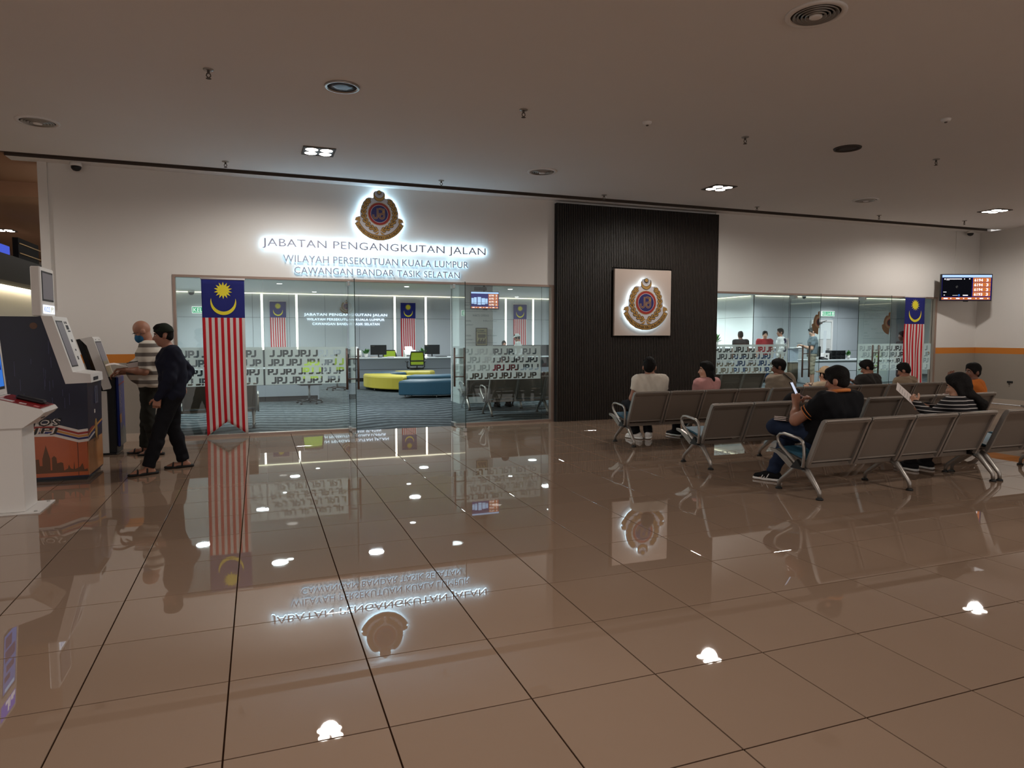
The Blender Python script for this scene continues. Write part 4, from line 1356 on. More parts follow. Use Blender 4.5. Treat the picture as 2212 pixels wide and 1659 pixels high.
# front kiosk: white pedestal with red console
ka = thing('service_kiosk', 'white pedestal kiosk with red console and upright blue screen, nearest of the three', 'kiosk', (-2.0, 7.05, 0))
W2 = 0.44
MB().cbox(-0.42, 0.205, -0.24, 0.24, 0.0, 0.012, 0.002).build('base_plate', [MT['white']], ka)
for x, y in ((0.165, 0.18), (0.165, -0.20)):
    MB().lathe([(0.014, 0.012), (0.013, 0.02), (0.006, 0.022)], (x, y, 0), 10).build('bolt', [MT['steel']], ka)
MB().cbox(-0.14, 0.09, -0.19, 0.15, 0.012, 0.78, 0.006).build('post', [MT['white']], ka)
MB().prism([(-0.40, 0.74), (0.105, 0.74), (0.235, 0.835), (0.265, 0.865), (0.245, 0.895), (-0.10, 1.0), (-0.40, 1.02)], 'y', -0.22, 0.22).build('console', [MT['white']], ka)
P0, P1 = Vector((-0.09, 0, 1.0)), Vector((0.248, 0, 0.8965))
def con(a0, a1, y0, y1, k, m, name, par=None):
    u = (P1 - P0).normalized()
    n_ = Vector((-u.z, 0, u.x))
    L_ = (P1 - P0).length
    P = [P0 + u * (a * L_) + n_ * (e) + Vector((0, y, 0)) for e in (0.0005 + k * .002, 0.0025 + k * .002) for a, y in ((a0, y0), (a1, y0), (a1, y1), (a0, y1))]
    return MB().add(P, [(3, 2, 1, 0), (4, 5, 6, 7), (0, 1, 5, 4), (1, 2, 6, 5), (2, 3, 7, 6), (3, 0, 4, 7)]).build(name, [m], ka if par is None else par)
rp = con(0.02, 0.97, -0.205, 0.205, 0, MT['red_glass'], 'red_console_panel')
con(0.08, 0.36, -0.19, -0.12, 1, MT['print_white'], 'barcode_sticker', rp)
con(0.48, 0.62, -0.17, -0.13, 1, MT['print_white'], 'white_sticker', rp)
con(0.78, 0.88, -0.16, -0.11, 1, mat('pink_print', (214, 120, 120), 0.3), 'pink_logo', rp)
con(0.70, 0.92, 0.10, 0.17, 1, MT['ink'], 'keypad', rp)
MB().cbox(-0.11, 0.11, -0.05, 0.05, 0.0, 0.035, 0.012).xf(Matrix.Translation((0.10, 0.06, 0.945)) @ Matrix.Rotation(0.3, 4, 'Y')).build('card_reader', [MT['black']], ka)
MB().box(0.2, 0.2005, -0.06, 0.06, 0.80, 0.815).build('slot', [MT['black']], ka)
hd = MB().prism([(-0.33, 1.02), (-0.115, 1.005), (-0.175, 1.865), (-0.20, 1.88), (-0.33, 1.88)], 'y', -0.21, 0.21).build('screen_head', [MT['white']], ka)
o = Vector((-0.115, 0, 1.005))
d = Vector((-0.06, 0, 0.86)).normalized()
nrm = Vector((0.86, 0, 0.06)).normalized()
slope_rect(0.05, 0.62, -0.18, 0.165, 0, MT['black'], 'bezel', hd)
sc_ = slope_rect(0.075, 0.60, -0.165, 0.15, 1, MT['scr_blue'], 'screen', hd)
for a0, a1, y0, y1 in ((.10, .2, -.14, .02), (.22, .32, -.14, .12), (.36, .42, -.1, .1), (.45, .5, -.14, .0), (.56, .59, -.12, .12)):
    slope_rect(a0, a1, y0, y1, 2, MT['scr_sky'] if a0 > .5 else MT['scr_navy'], 'screen_panel', sc_)
up = slope_rect(0.69, 0.83, -0.19, 0.18, 0, emat('lit_header', lin((60, 60, 220)), 1.1), 'lit_header', hd)
for y, h, w in ((-.02, .11, .028), (0.02, .085, .02), (.06, .05, .03), (.1, .06, .02), (.13, .04, .03), (-.08, .03, .05)):
    slope_rect(0.695, 0.695 + h, y, y + w, 1, MT['scr_white'], 'header_skyline', up)

# far kiosk: black slab, white column, tilted screen, blue printed side
kc = thing('service_kiosk', 'slim kiosk with black slab, blue printed front and tilted white screen, beside the bald man', 'kiosk', (-1.85, 10.0, 0))
MB().cbox(-0.075, 0.11, -0.12, 0.36, 0.0, 0.02, 0.003).build('plinth', [MT['black']], kc)
MB().cbox(0.03, 0.115, -0.11, 0.35, 0.02, 1.0, 0.008).build('black_slab', [MT['black']], kc)
MB().cbox(-0.12, 0.03, -0.10, 0.33, 0.02, 0.82, 0.006).build('white_column', [MT['white']], kc)
bp = MB().cbox(0.115, 0.15, -0.05, 0.34, 0.09, 1.0, 0.012).build('blue_front', [MT['kiosk_blue']], kc)
MB().prism([(-0.045, 0.10), (0.335, 0.10), (0.335, 0.28), (0.16, 0.37), (0.05, 0.30), (-0.045, 0.44)], 'x', 0.1505, 0.152).build('street_print', [mat('street_print', (104, 104, 100), 0.4, noise=0.5, nscale=30)], bp)
MB().prism([(-0.045, 0.40), (0.06, 0.40), (0.07, 0.52), (-0.045, 0.50)], 'x', 0.1505, 0.153).build('orange_print', [MT['print_gold']], bp)
MB().prism([(-0.045, 0.88), (0.335, 0.91), (0.335, 0.925), (-0.045, 0.895)], 'x', 0.1505, 0.153).build('red_rule', [MT['print_red']], bp)
b = MB()
for k in range(9):
    b.box(0.1505, 0.153, 0.05 + 0.02 * math.sin(k * 2.1), 0.062 + 0.02 * math.sin(k * 2.1), 0.60 + k * .025, 0.62 + k * .025)
b.build('script_lettering', [MT['print_white']], bp)
MB().prism([(-0.13, 0.72), (0.10, 0.80), (0.10, 0.95), (-0.06, 0.95), (-0.16, 1.10)], 'y', -0.09, 0.30).build('neck', [MT['black']], kc)
hd = MB().prism([(-0.245, 1.485), (-0.11, 1.51), (-0.095, 1.49), (0.085, 0.87), (0.075, 0.85), (-0.01, 0.835), (-0.17, 1.40)], 'y', -0.12, 0.28).build('screen_head', [MT['white']], kc)
MB().prism([(-0.285, 1.475), (-0.235, 1.485), (-0.07, 0.90), (-0.09, 0.86), (-0.11, 0.86)], 'y', -0.115, 0.275).build('rear_cover', [MT['black']], kc)
o = Vector((-0.095, 0, 1.49))
d = Vector((0.18, 0, -0.62)).normalized()
nrm = Vector((0.62, 0, 0.18)).normalized()
slope_rect(0.04, 0.56, -0.09, 0.25, 0, MT['black'], 'bezel', hd)
sc_ = slope_rect(0.055, 0.545, -0.08, 0.24, 1, MT['scr_grey'], 'screen', hd)
slope_rect(0.30, 0.53, -0.075, 0.235, 2, mat('olive_screen', (104, 100, 82), 0.3, emis=(70, 68, 52), estr=0.5), 'screen_panel', sc_)
for y in (-0.03, 0.17):
    slope_rect(0.01, 0.025, y, y + 0.02, 0, MT['black'], 'camera_dot', hd)
slope_rect(0.59, 0.62, 0.15, 0.22, 0, MT['ink'], 'badge', hd)

# ================================================================ LEFT CORRIDOR SHOP
t = thing('shop_counter_front', 'dark fascia shopfront with light strip under it, far left behind the kiosks', 'shop front', (-4.0, 10.5, 0))
MB().box(-0.5, 0.0, 0.0, 9.0, 2.47, 2.92).build('fascia', [mat('charcoal_fascia', (52, 50, 48), 0.6)], t)
MB().box(-0.49, -0.40, 0.02, 8.98, 2.455, 2.469).build('light_strip', [emat('shop_strip', (1.0, 0.86, 0.58), 9.0)], t)
MB().box(-0.62, -0.5, 0.0, 9.0, 0.0, 2.47).build('back_panel', [MT['wall']], t)
MB().cbox(-0.5, -0.02, 0.0, 9.0, 0.0, 0.95, 0.01).build('counter', [MT['white']], t)
t = thing('blue_light_box', 'small glowing blue light box above the dark fascia at the left edge', 'light box', (-4.75, 15.9, 3.14))
MB().cbox(0, 0.06, 0, 0.78, 0, 0.2, 0.004).build('case', [MT['black']], t)
MB().box(0.06, 0.065, 0.02, 0.76, 0.015, 0.185).build('panel', [emat('blue_panel', lin((76, 96, 214)), 0.9)], t)
t = thing('wall_rack', 'dark shelf rack with three bright rails above the fascia, at the left edge', 'rack', (-4.6, 16.9, 2.95))
MB().box(-0.1, 0.0, 0, 1.4, 0, 0.6).build('backing', [MT['dark']], t)
for z in (0.08, 0.28, 0.48):
    MB().cyl((0.03, 0.0, z), (0.03, 1.4, z), 0.012, n=8).build('rail', [mat('glowing_rail_metal', (196, 170, 130), 0.3, metal=0.6, emis=(160, 130, 90), estr=0.2)], t)  # weak glow put into the metal stands for lit shelf edges

# ================================================================ OFFICE FURNITURE
def desk(name, label, x0, x1, y0, y1, h, dark=False):
    t = thing(name, label, 'counter', ((x0 + x1) / 2, y0, 0))
    hw = (x1 - x0) / 2
    MB().cbox(-hw, hw, -0.03, y1 - y0, h - 0.04, h, 0.004).build('desktop', [MT['counter']], t)
    MB().box(-hw + .03, hw - .03, 0.02, 0.06, 0.40, h - 0.045).build('front_panel', [MT['charcoal' if dark else 'desk_front']], t)
    if dark:
        MB().cbox(-hw, hw, 0.10, 0.13, h, h + 0.40, 0.004).build('desk_divider', [MT['charcoal']], t)
    MB().box(-hw + .03, hw - .03, 0.02, 0.06, 0.12, 0.385).build('front_panel', [MT['desk_front']], t)
    MB().box(-hw + .03, hw - .03, 0.03, 0.06, 0.38, 0.405).build('dark_groove', [MT['black']], t)
    MB().box(-hw + .05, hw - .05, 0.05, y1 - y0 - .05, 0.0, 0.12).build('plinth', [MT['dark']], t)
    for sx in (-1, 1):
        MB().box(*sorted((sx * (hw - .03), sx * hw)), 0.02, y1 - y0 - 0.02, 0.0, h - 0.04).build('end_panel', [MT['desk_front']], t)
    return t
desk('office_counter', 'long grey service counter across the back of the office', 2.0, 6.55, 22.9, 23.7, 0.79)
desk('office_counter', 'grey service counter at the left, behind the frosted letters', -2.2, 1.32, 16.6, 17.4, 0.80, True)
desk('office_counter', 'grey service counter at the back right, behind the white-capped person', 7.2, 12.6, 22.9, 23.7, 0.79, True)

def monitor(label, loc, rz=0.0):
    t = thing('monitor', label, 'monitor', loc, rz)
    MB().cbox(-0.27, 0.27, -0.02, 0.02, 0.09, 0.42, 0.006).build('screen_back', [MT['black']], t)
    MB().box(-0.02, 0.02, 0.0, 0.03, 0.01, 0.2).build('neck', [MT['black']], t)
    MB().cbox(-0.12, 0.12, -0.07, 0.09, 0.0, 0.015, 0.004).build('foot', [MT['black']], t)
    MB().box(-0.245, -0.14, -0.0215, -0.0205, 0.37, 0.385).build('badge', [MT['groove']], t)
monitor('black desk monitor on the back counter, left of the middle flag', (3.82, 23.25, 0.79))
monitor('black desk monitor on the back counter, right of the middle flag', (5.68, 23.25, 0.79))
monitor('black desk monitor on the white desk by the pale office door', (16.75, 17.15, 0.76))
def pot_plant(name, label, loc, s):
    t = thing(name, label, 'plant', loc)
    MB().lathe([(0.03 * s, 0), (0.045 * s, 0.09 * s), (0.04 * s, 0.09 * s), (0.01, 0.085 * s)], n=14).build('pot', [MT['white']], t)
    b = MB()
    rnd = random.Random(int(loc[0] * 100))
    for k in range(34):
        a, e = rnd.random() * 2 * PI, 0.25 + rnd.random() * 1.1
        d = Vector((math.cos(a) * math.cos(e), math.sin(a) * math.cos(e), math.sin(e)))
        w = d.cross(Vector((0, 0, 1))).normalized() * 0.022 * s
        L_ = (0.10 + 0.07 * rnd.random()) * s
        p = Vector((0, 0, 0.08 * s))
        b.add([p, p + d * L_ * .55 + w, p + d * L_, p + d * L_ * .55 - w], [(0, 1, 2, 3)])
    b.build('leaves', [MT['leaf']], t)
pot_plant('pot_plant', 'small green pot plant left of the left desk monitor', (3.38, 23.1, 0.79), 1.5)
pot_plant('pot_plant', 'small green pot plant left of the right desk monitor', (5.27, 23.02, 0.79), 1.5)
pot_plant('pot_plant', 'bright green pot plant beside the black file trays', (18.15, 17.1, 0.76), 1.3)
pot_plant('pot_plant', 'dark bushy plant at the left end of the reception counter', (13.65, 18.1, 1.13), 2.2)
def printer(label, loc):
    t = thing('printer', label, 'printer', loc)
    MB().prism([(-0.2, 0), (0.2, 0), (0.2, 0.2), (0.0, 0.24), (-0.2, 0.1)], 'x', -0.2, 0.2).build('body', [MT['white']], t)
    MB().box(-0.15, 0.15, -0.205, -0.2, 0.03, 0.06).build('paper_slot', [MT['black']], t)
    MB().prism([(0.1, 0.215), (0.2, 0.2), (0.26, 0.36), (0.25, 0.36)], 'x', -0.13, 0.13).build('paper_tray', [MT['white']], t)
printer('white desk printer in front of the middle flag', (4.92, 23.4, 0.79))
printer('white desk printer at the left part of the back counter', (3.05, 23.35, 0.79))
for i, (x, lab) in enumerate(((4.18, 'low stack of documents by the left monitor'), (3.62, 'loose papers in front of the left monitor'), (5.95, 'black keyboard in front of the right monitor'))):
    t = thing(('document_stack', 'loose_papers', 'keyboard')[i], lab, ('documents', 'papers', 'keyboard')[i], (x, 23.05, 0.79))
    if i < 2:
        for k in range(3):
            MB().box(-.11, .11, -.1, .06, k * .012, k * .012 + .010).build('sheet', [MT['paper']], t, (0.01 * k, 0, 0), 0.08 * k)
    else:
        MB().cbox(-.2, .2, -.07, .07, 0, .02, .004).build('case', [MT['black']], t)
        MB().box(-.19, .19, -.06, .06, .02, .026).build('keys', [MT['dark']], t)

def office_chair(label, loc, rz, group=None):
    t = thing('office_chair', label, 'chair', loc, rz, group)
    for k in range(5):
        a = 2 * PI * k / 5
        c, s = math.cos(a), math.sin(a)
        MB().tube([(0, 0, .09), (.28 * c, .28 * s, .065)], [.028, .018], 6).lathe([(.01, 0), (.026, .01), (.026, .04), (.01, .05)], (.28 * c, .28 * s, 0), 10).build('leg', [MT['black']], t)
    MB().cyl((0, 0, .08), (0, 0, .42), .025, n=10).build('gas_post', [MT['steel']], t)
    MB().cbox(-.24, .24, -.22, .24, .42, .49, .02).build('seat', [MT['black']], t)
    fr = MB().tube([(-.21, -.21, .56), (-.23, -.25, .8), (-.2, -.27, 1.0), (.2, -.27, 1.0), (.23, -.25, .8), (.21, -.21, .56)], .022, 8, closed=True)
    fr.tube([(-.22, -.235, .70), (.22, -.235, .70)], .03, 8)
    fr.tube([(0, -.22, .56), (0, -.2, .44), (0, 0, .42)], .022, 8)
    f = fr.build('back_frame', [MT['black']], t)
    MB().prism([(-.205, .58), (.205, .58), (.22, .8), (.19, .98), (-.19, .98), (-.22, .8)], 'y', -.252, -.245).build('mesh_back', [MT['lime']], t)
    for sx in (-1, 1):
        MB().tube([(sx * .24, -.05, .45), (sx * .29, -.05, .5), (sx * .29, -.05, .66)], .018, 6).cbox(min(sx * .26, sx * .32), max(sx * .26, sx * .32), -.17, .12, .66, .69, .008).build('armrest', [MT['black']], t)
    return t
ch = office_chair('black office chair with lime mesh back in front of the back counter', (4.86, 22.2, 0), 0.0)
dup(ch, (4.35, 24.2, 0), 2.9, 'lime-backed office chair behind the back counter, by the left monitor')
dup(ch, (6.75, 24.1, 0), 2.2, 'lime-backed office chair behind the right end of the back counter')
dup(ch, (2.05, 19.6, 0), 0.4, 'lime-backed office chair left of the ottomans, beside the door edge')
dup(ch, (1.05, 15.9, 0), 0.2, 'lime-backed office chair in front of the left counter')
dup(ch, (0.0, 18.1, 0), 2.8, 'lime-backed office chair behind the left counter')
dup(ch, (-1.3, 18.3, 0), 3.3, 'lime-backed office chair at the left end behind the left counter')
dup(ch, (17.9, 16.1, 0), 0.5, 'black office chair in front of the white desk at right')

# ottomans: curved upholstered blocks on small feet
def ottoman(label, cx, cy, r0, r1, a0, a1, m, h=0.43):
    t = thing('ottoman', label, 'ottoman', (cx, cy, 0))
    n = 14
    A = [math.radians(a0 + (a1 - a0) * i / n) for i in range(n + 1)]
    def ring(ins, z):
        da = ins / ((r0 + r1) / 2)
        B = [A[0] + da * (1 if a1 > a0 else -1)] + A[1:-1] + [A[-1] - da * (1 if a1 > a0 else -1)]
        return [((r1 - ins) * math.cos(a), (r1 - ins) * math.sin(a), z) for a in B] + [((r0 + ins) * math.cos(a), (r0 + ins) * math.sin(a), z) for a in B[::-1]]
    rings = [ring(.02, .07), ring(0, .09), ring(0, h - .05), ring(.015, h - .015), ring(.05, h)]
    b = MB()
    N = len(rings[0])
    for r in rings:
        b.v.extend(r)
    for i in range(len(rings) - 1):
        for k in range(N):
            l = (k + 1) % N
            b.f.append((i * N + k, i * N + l, (i + 1) * N + l, (i + 1) * N + k)); b.m.append(0); b.sm.append(False)
    b.f.append(tuple((len(rings) - 1) * N + k for k in range(N))); b.m.append(0); b.sm.append(False)
    b.f.append(tuple(range(N - 1, -1, -1))); b.m.append(0); b.sm.append(False)
    b.build('upholstery', [m], t)
    for r in (r0 + .08, r1 - .08):
        for a in (A[1], A[n // 2], A[-2]):
            MB().cyl((r * math.cos(a), r * math.sin(a), 0), (r * math.cos(a), r * math.sin(a), .075), .014, n=8).build('foot', [MT['steel']], t)
    return t
ottoman('yellow curved ottoman block at the left of the ottoman group', 4.55, 19.6, 0.95, 1.75, 165, 238, MT['yellow'])
ottoman('petrol blue curved ottoman block nearest the glass doors', 4.25, 18.2, 1.25, 2.0, 238, 292, MT['teal'])
ottoman('lime ottoman block at the right end of the nearest blue block', 4.25, 18.2, 1.25, 2.0, 293.5, 318, MT['lime'])
ottoman('petrol blue curved ottoman block in the middle, behind the nearest blue block', 4.6, 19.9, 0.95, 1.75, 240, 305, MT['teal'])
ottoman('lime ottoman block at the right, behind the nearest blue block', 4.6, 19.9, 0.95, 1.75, 307, 350, MT['lime'])
ottoman('petrol blue ottoman block behind the yellow block', 4.55, 19.6, 0.95, 1.75, 112, 163, MT['teal'])
ottoman('yellow ottoman block farthest back of the group', 4.55, 19.6, 0.95, 1.75, 66, 110, MT['yellow'])

# reception counter in the right part of the office
rc = thing('reception_counter', 'tall reception counter with wood front and pale lettered band, behind the grey-shirted man', 'counter', (15.4, 18.35, 0), -0.30)
MB().box(-2.0, 1.55, 0.0, 0.6, 0.07, 0.64).build('wood_front', [MT['wood']], rc)
for k in range(15):
    MB().box(-2.0 + k * 0.236, -2.0 + k * 0.236 + 0.006, -0.002, 0.002, 0.08, 0.64).build('front_joint', [MT['dark']], rc)
MB().box(-2.02, 1.6, -0.04, 0.62, 0.64, 0.68).build('ledge', [MT['counter']], rc)
MB().box(-1.95, 0.10, -0.004, 0.5, 0.682, 1.088).build('dark_band', [MT['charcoal']], rc)
MB().box(0.10, 1.5, 0.0, 0.5, 0.68, 1.09).build('upper_band', [mat('pale_blue_band', (186, 198, 212), 0.5)], rc)
MB().cbox(-2.0, 1.6, -0.06, 0.6, 1.09, 1.13, 0.004).build('worktop', [MT['counter']], rc)
MB().box(-1.98, 1.5, 0.03, 0.58, 0.0, 0.07).build('plinth', [MT['dark']], rc)
for s_, z in (('PERTANYAAN', 0.90), ('KAUNTER', 0.74)):
    flat_text(s_, 0.14, 0.66 if len(s_) > 8 else 0.52, z, z + 0.115, -0.003, MT['ink'], 'lettering', rc, 0.02)
for i, (x, y, z, w, h, lab) in enumerate(((14.0, 18.75, 1.13, .24, .36, 'white notice stand left of the black-shirted man'), (15.05, 18.45, 1.13, .17, .26, 'white notice stand right of the black-shirted man'), (16.35, 17.95, 1.13, .21, .31, 'white notice stand left of the man in grey tee with phone'))):
    t = thing('notice_stand', lab, 'notice', (x, y, z), -0.3)
    MB().prism([(0, 0), (0.004, 0), (0.05, h), (0.046, h)], 'x', -w / 2, w / 2).build('sheet', [MT['paper']], t)
    MB().box(-w / 2, w / 2, 0.0, 0.1, 0.0, 0.006).build('foot', [MT['paper']], t)
    b = MB()
    for k in range(7):
        zz = h * (.86 - .075 * k)
        ww = w * (.1 if k == 0 else .3 - .03 * (k % 3))
        b.box(-ww, ww, zz / h * .046 - .006, zz / h * .046 - .004, zz, zz + h * .03)
    b.build('text_lines', [MT['ink']], t)
t = thing('paper_sheet', 'loose curled white sheet on the reception counter top', 'paper', (16.75, 17.8, 1.132), 0.3)
b = MB()
for k in range(7):
    b.v += [(-.14 + k * .047, -.1, .002 + .04 * (k / 6) ** 2), (-.14 + k * .047, .1, .002 + .04 * (k / 6) ** 2)]
b.f = [(2 * k, 2 * k + 2, 2 * k + 3, 2 * k + 1) for k in range(6)]
b.m, b.sm = [0] * 6, [True] * 6
b.build('sheet', [MT['paper']], t)
t = thing('white_desk', 'long white desk with dark gap line before the pale office door', 'desk', (18.3, 16.85, 0))
MB().cbox(-1.8, 1.8, 0, 0.75, 0.72, 0.76, 0.004).build('desktop', [MT['counter']], t)
MB().box(-1.75, 1.75, 0.04, 0.08, 0.40, 0.72).build('front_panel', [MT['panel']], t)
MB().box(-1.75, 1.75, 0.04, 0.08, 0.0, 0.385).build('front_panel', [MT['panel']], t)
MB().box(-1.75, 1.75, 0.05, 0.08, 0.38, 0.41).build('dark_groove', [MT['black']], t)
for sx in (-1, 1):
    MB().box(*sorted((sx * 1.75, sx * 1.78)), 0.04, 0.72, 0, 0.72).build('end_panel', [MT['panel']], t)
t = thing('file_trays', 'black stacked file trays on the white desk', 'file trays', (17.68, 17.15, 0.76))
for k in range(3):
    MB().box(-.3, .3, -.1, .15, k * .09, k * .09 + .012).build('tray', [MT['black']], t)
    for x in (-.29, -.1, .1, .29):
        MB().box(x - .008, x + .008, -.1, .15, k * .09, k * .09 + .09).build('divider', [MT['black']], t)
MB().box(-.3, .3, -.1, .15, .27, .282).build('tray', [MT['black']], t)
t = thing('desk_phone', 'black desk phone beside the monitor on the white desk', 'telephone', (16.98, 16.98, 0.76))
MB().prism([(-.1, 0), (.1, 0), (.1, .07), (-.1, .03)], 'x', -.1, .1).build('body', [MT['black']], t)
MB().cbox(-.09, -.04, -.1, .1, .06, .09, .01).build('handset', [MT['black']], t)
t = thing('white_box', 'small white box with black square mark on the white desk', 'box', (17.24, 17.2, 0.76))
MB().cbox(-.12, .12, -.1, .1, 0, .2, .004).build('body', [MT['white']], t)
MB().box(-.03, .03, -.103, -.1005, .07, .14).build('mark', [MT['ink']], t)
# pale office door with glass slot, in the grey wall
d = struct(thing('door_5', 'x', 'x', (20.12, 20.27, 0)))
del d['category'], d['label']
b = MB()
for x0, x1, z0, z1 in ((-.52, -.45, 0, 2.12), (.45, .52, 0, 2.12), (-.45, .45, 2.05, 2.12)):
    b.box(x0, x1, -.06, .03, z0, z1)
b.build('frame', [MT['white']], d)
MB().cbox(-.45, .45, -.035, .01, 0.01, 1.38, .003).build('leaf_panel', [mat('pale_door', (206, 204, 200), 0.5)], d)
MB().cbox(-.45, .45, -.035, .01, 1.39, 2.05, .003).build('leaf_panel', [MT['panel_white']], d)
MB().box(.08, .24, -.038, -.0352, .5, 1.72).build('glass_slot', [emat('lit_glass_slot', (.8, .95, 1.0), .6)], d)
MB().cyl((.36, -.08, 1.02), (.22, -.08, 1.02), .011, n=8).cyl((.36, -.035, 1.02), (.36, -.08, 1.02), .011, n=8).build('handle', [MT['black']], d)
MB().lathe([(.028, -.012), (.028, 0)], n=14).xf(Matrix.Translation((.36, -.036, .86)) @ Matrix.Rotation(PI / 2, 4, 'X')).build('lock', [MT['black']], d)
t = thing('door_closer', 'dark door closer arm at the top of the pale office door', 'door closer', (19.95, 20.21, 2.0))
MB().cbox(-.1, .12, -.05, 0, -.03, .03, .006).build('body', [MT['groove']], t)
MB().cyl((.1, -.03, .03), (.32, -.05, .1), .012, n=8).build('arm', [MT['groove']], t)

# wall outlets and small fittings on the right wall
t = thing('wall_hook', 'small dark fitting low on the right-hand grey wall', 'wall fitting', (XR - 0.001, 10.25, 0.50))
MB().cbox(-.02, 0, -.06, .06, -.02, .02, .004).build('plate', [MT['black']], t)
MB().cbox(-.04, -.02, -.01, .01, -.06, -.03, .003).build('latch', [MT['black']], t)

# ================================================================ PEOPLE
def sdf_mesh(prims, vox, k=0.03):
    """smooth union of tapered capsules and ellipsoids -> one closed surface (naive surface nets)"""
    lo, hi = np.full(3, 1e9), np.full(3, -1e9)
    for p in prims:
        if p[0] == 'cone':
            for q, r in ((p[1], p[3]), (p[2], p[4])):
                lo = np.minimum(lo, np.array(q) - r); hi = np.maximum(hi, np.array(q) + r)
        elif p[0] == 'ell':
            r = max(p[2])
            lo = np.minimum(lo, np.array(p[1]) - r); hi = np.maximum(hi, np.array(p[1]) + r)
    pad = k * 0.6 + 2.5 * vox
    lo -= pad; hi += pad
    n = np.ceil((hi - lo) / vox).astype(int) + 1
    ax = [lo[i] + vox * np.arange(n[i]) for i in range(3)]
    F = np.full(n, 1.0, dtype=np.float32)
    for p in prims:
        kk = k
        op = p[-1] if isinstance(p[-1], dict) else {}
        kk = op.get('k', k)
        if p[0] == 'cone':
            a, b = np.array(p[1], float), np.array(p[2], float)
            m0, m1 = np.minimum(a - p[3], b - p[4]), np.maximum(a + p[3], b + p[4])
        else:
            r = max(p[2])
            m0, m1 = np.array(p[1]) - r, np.array(p[1]) + r
        m = kk + 2.2 * vox
        i0 = np.maximum(0, np.floor((m0 - m - lo) / vox).astype(int))
        i1 = np.minimum(n, np.ceil((m1 + m - lo) / vox).astype(int) + 1)
        X = ax[0][i0[0]:i1[0], None, None]; Y = ax[1][None, i0[1]:i1[1], None]; Z = ax[2][None, None, i0[2]:i1[2]]
        if p[0] == 'cone':
            d = b - a
            L2 = max(1e-9, d @ d)
            t = np.clip(((X - a[0]) * d[0] + (Y - a[1]) * d[1] + (Z - a[2]) * d[2]) / L2, 0, 1)
            D = np.sqrt((X - a[0] - t * d[0]) ** 2 + (Y - a[1] - t * d[1]) ** 2 + (Z - a[2] - t * d[2]) ** 2) - (p[3] + (p[4] - p[3]) * t)
        else:
            c, r = np.array(p[1], float), np.array(p[2], float)
            R = op.get('R')
            dx, dy, dz = X - c[0], Y - c[1], Z - c[2]
            if R is not None:
                u = R[0][0] * dx + R[1][0] * dy + R[2][0] * dz
                v = R[0][1] * dx + R[1][1] * dy + R[2][1] * dz
                w = R[0][2] * dx + R[1][2] * dy + R[2][2] * dz
            else:
                u, v, w = dx + 0 * dy + 0 * dz, dy + 0 * dx + 0 * dz, dz + 0 * dx + 0 * dy
            q0 = np.sqrt((u / r[0]) ** 2 + (v / r[1]) ** 2 + (w / r[2]) ** 2)
            q1 = np.sqrt((u / r[0] ** 2) ** 2 + (v / r[1] ** 2) ** 2 + (w / r[2] ** 2) ** 2)
            D = q0 * (q0 - 1) / np.maximum(q1, 1e-6)
        for (cp, cn) in op.get('clip', ()):
            D = np.maximum(D, (X - cp[0]) * cn[0] + (Y - cp[1]) * cn[1] + (Z - cp[2]) * cn[2])
        S = F[i0[0]:i1[0], i0[1]:i1[1], i0[2]:i1[2]]
        if op.get('sub'):
            h = np.maximum(kk - np.abs(-D - S), 0) / kk
            F[i0[0]:i1[0], i0[1]:i1[1], i0[2]:i1[2]] = np.maximum(S, -D) + h * h * kk / 4
        elif op.get('cut'):
            F[i0[0]:i1[0], i0[1]:i1[1], i0[2]:i1[2]] = np.maximum(S, -D)
        else:
            h = np.maximum(kk - np.abs(D - S), 0) / kk
            F[i0[0]:i1[0], i0[1]:i1[1], i0[2]:i1[2]] = np.minimum(S, D) - h * h * kk / 4
    return nets(F, lo, vox)

def nets(F, lo, vox):
    n = F.shape
    s = F < 0
    cnt = np.zeros((n[0] - 1, n[1] - 1, n[2] - 1), np.int32)
    acc = np.zeros(cnt.shape + (3,), np.float32)
    quads = []
    for axis in range(3):
        sl0 = [slice(None)] * 3; sl1 = [slice(None)] * 3
        sl0[axis] = slice(0, -1); sl1[axis] = slice(1, None)
        A, B = F[tuple(sl0)], F[tuple(sl1)]
        cr = np.argwhere((A < 0) != (B < 0))
        if len(cr) == 0:
            continue
        fa = A[tuple(cr.T)]; fb = B[tuple(cr.T)]
        pos = cr.astype(np.float32)
        pos[:, axis] += fa / (fa - fb)
        o = [a for a in range(3) if a != axis]
        cells = []
        for da, db in ((0, 0), (-1, 0), (-1, -1), (0, -1)):
            c = cr.copy()
            c[:, o[0]] += da; c[:, o[1]] += db
            cells.append(c)
        ok = np.ones(len(cr), bool)
        for c in cells:
            ok &= (c >= 0).all(1) & (c < np.array(cnt.shape)).all(1)
        for c in cells:
            c2 = c[ok]
            np.add.at(cnt, tuple(c2.T), 1)
            np.add.at(acc, tuple(c2.T), pos[ok])
        flip = (fa < 0)
        if axis == 1:
            flip = ~flip
        q = np.stack([np.ravel_multi_index(c[ok].T, cnt.shape) for c in cells], 1)
        fl = flip[ok]
        q[~fl] = q[~fl][:, ::-1]
        quads.append(q)
    act = np.flatnonzero(cnt.ravel())
    mp = np.full(cnt.size, -1, np.int64)
    mp[act] = np.arange(len(act))
    V = acc.reshape(-1, 3)[act] / cnt.ravel()[act][:, None]
    V = lo + V * vox
    Q = mp[np.concatenate(quads)] if quads else np.zeros((0, 4), int)
    return V, Q

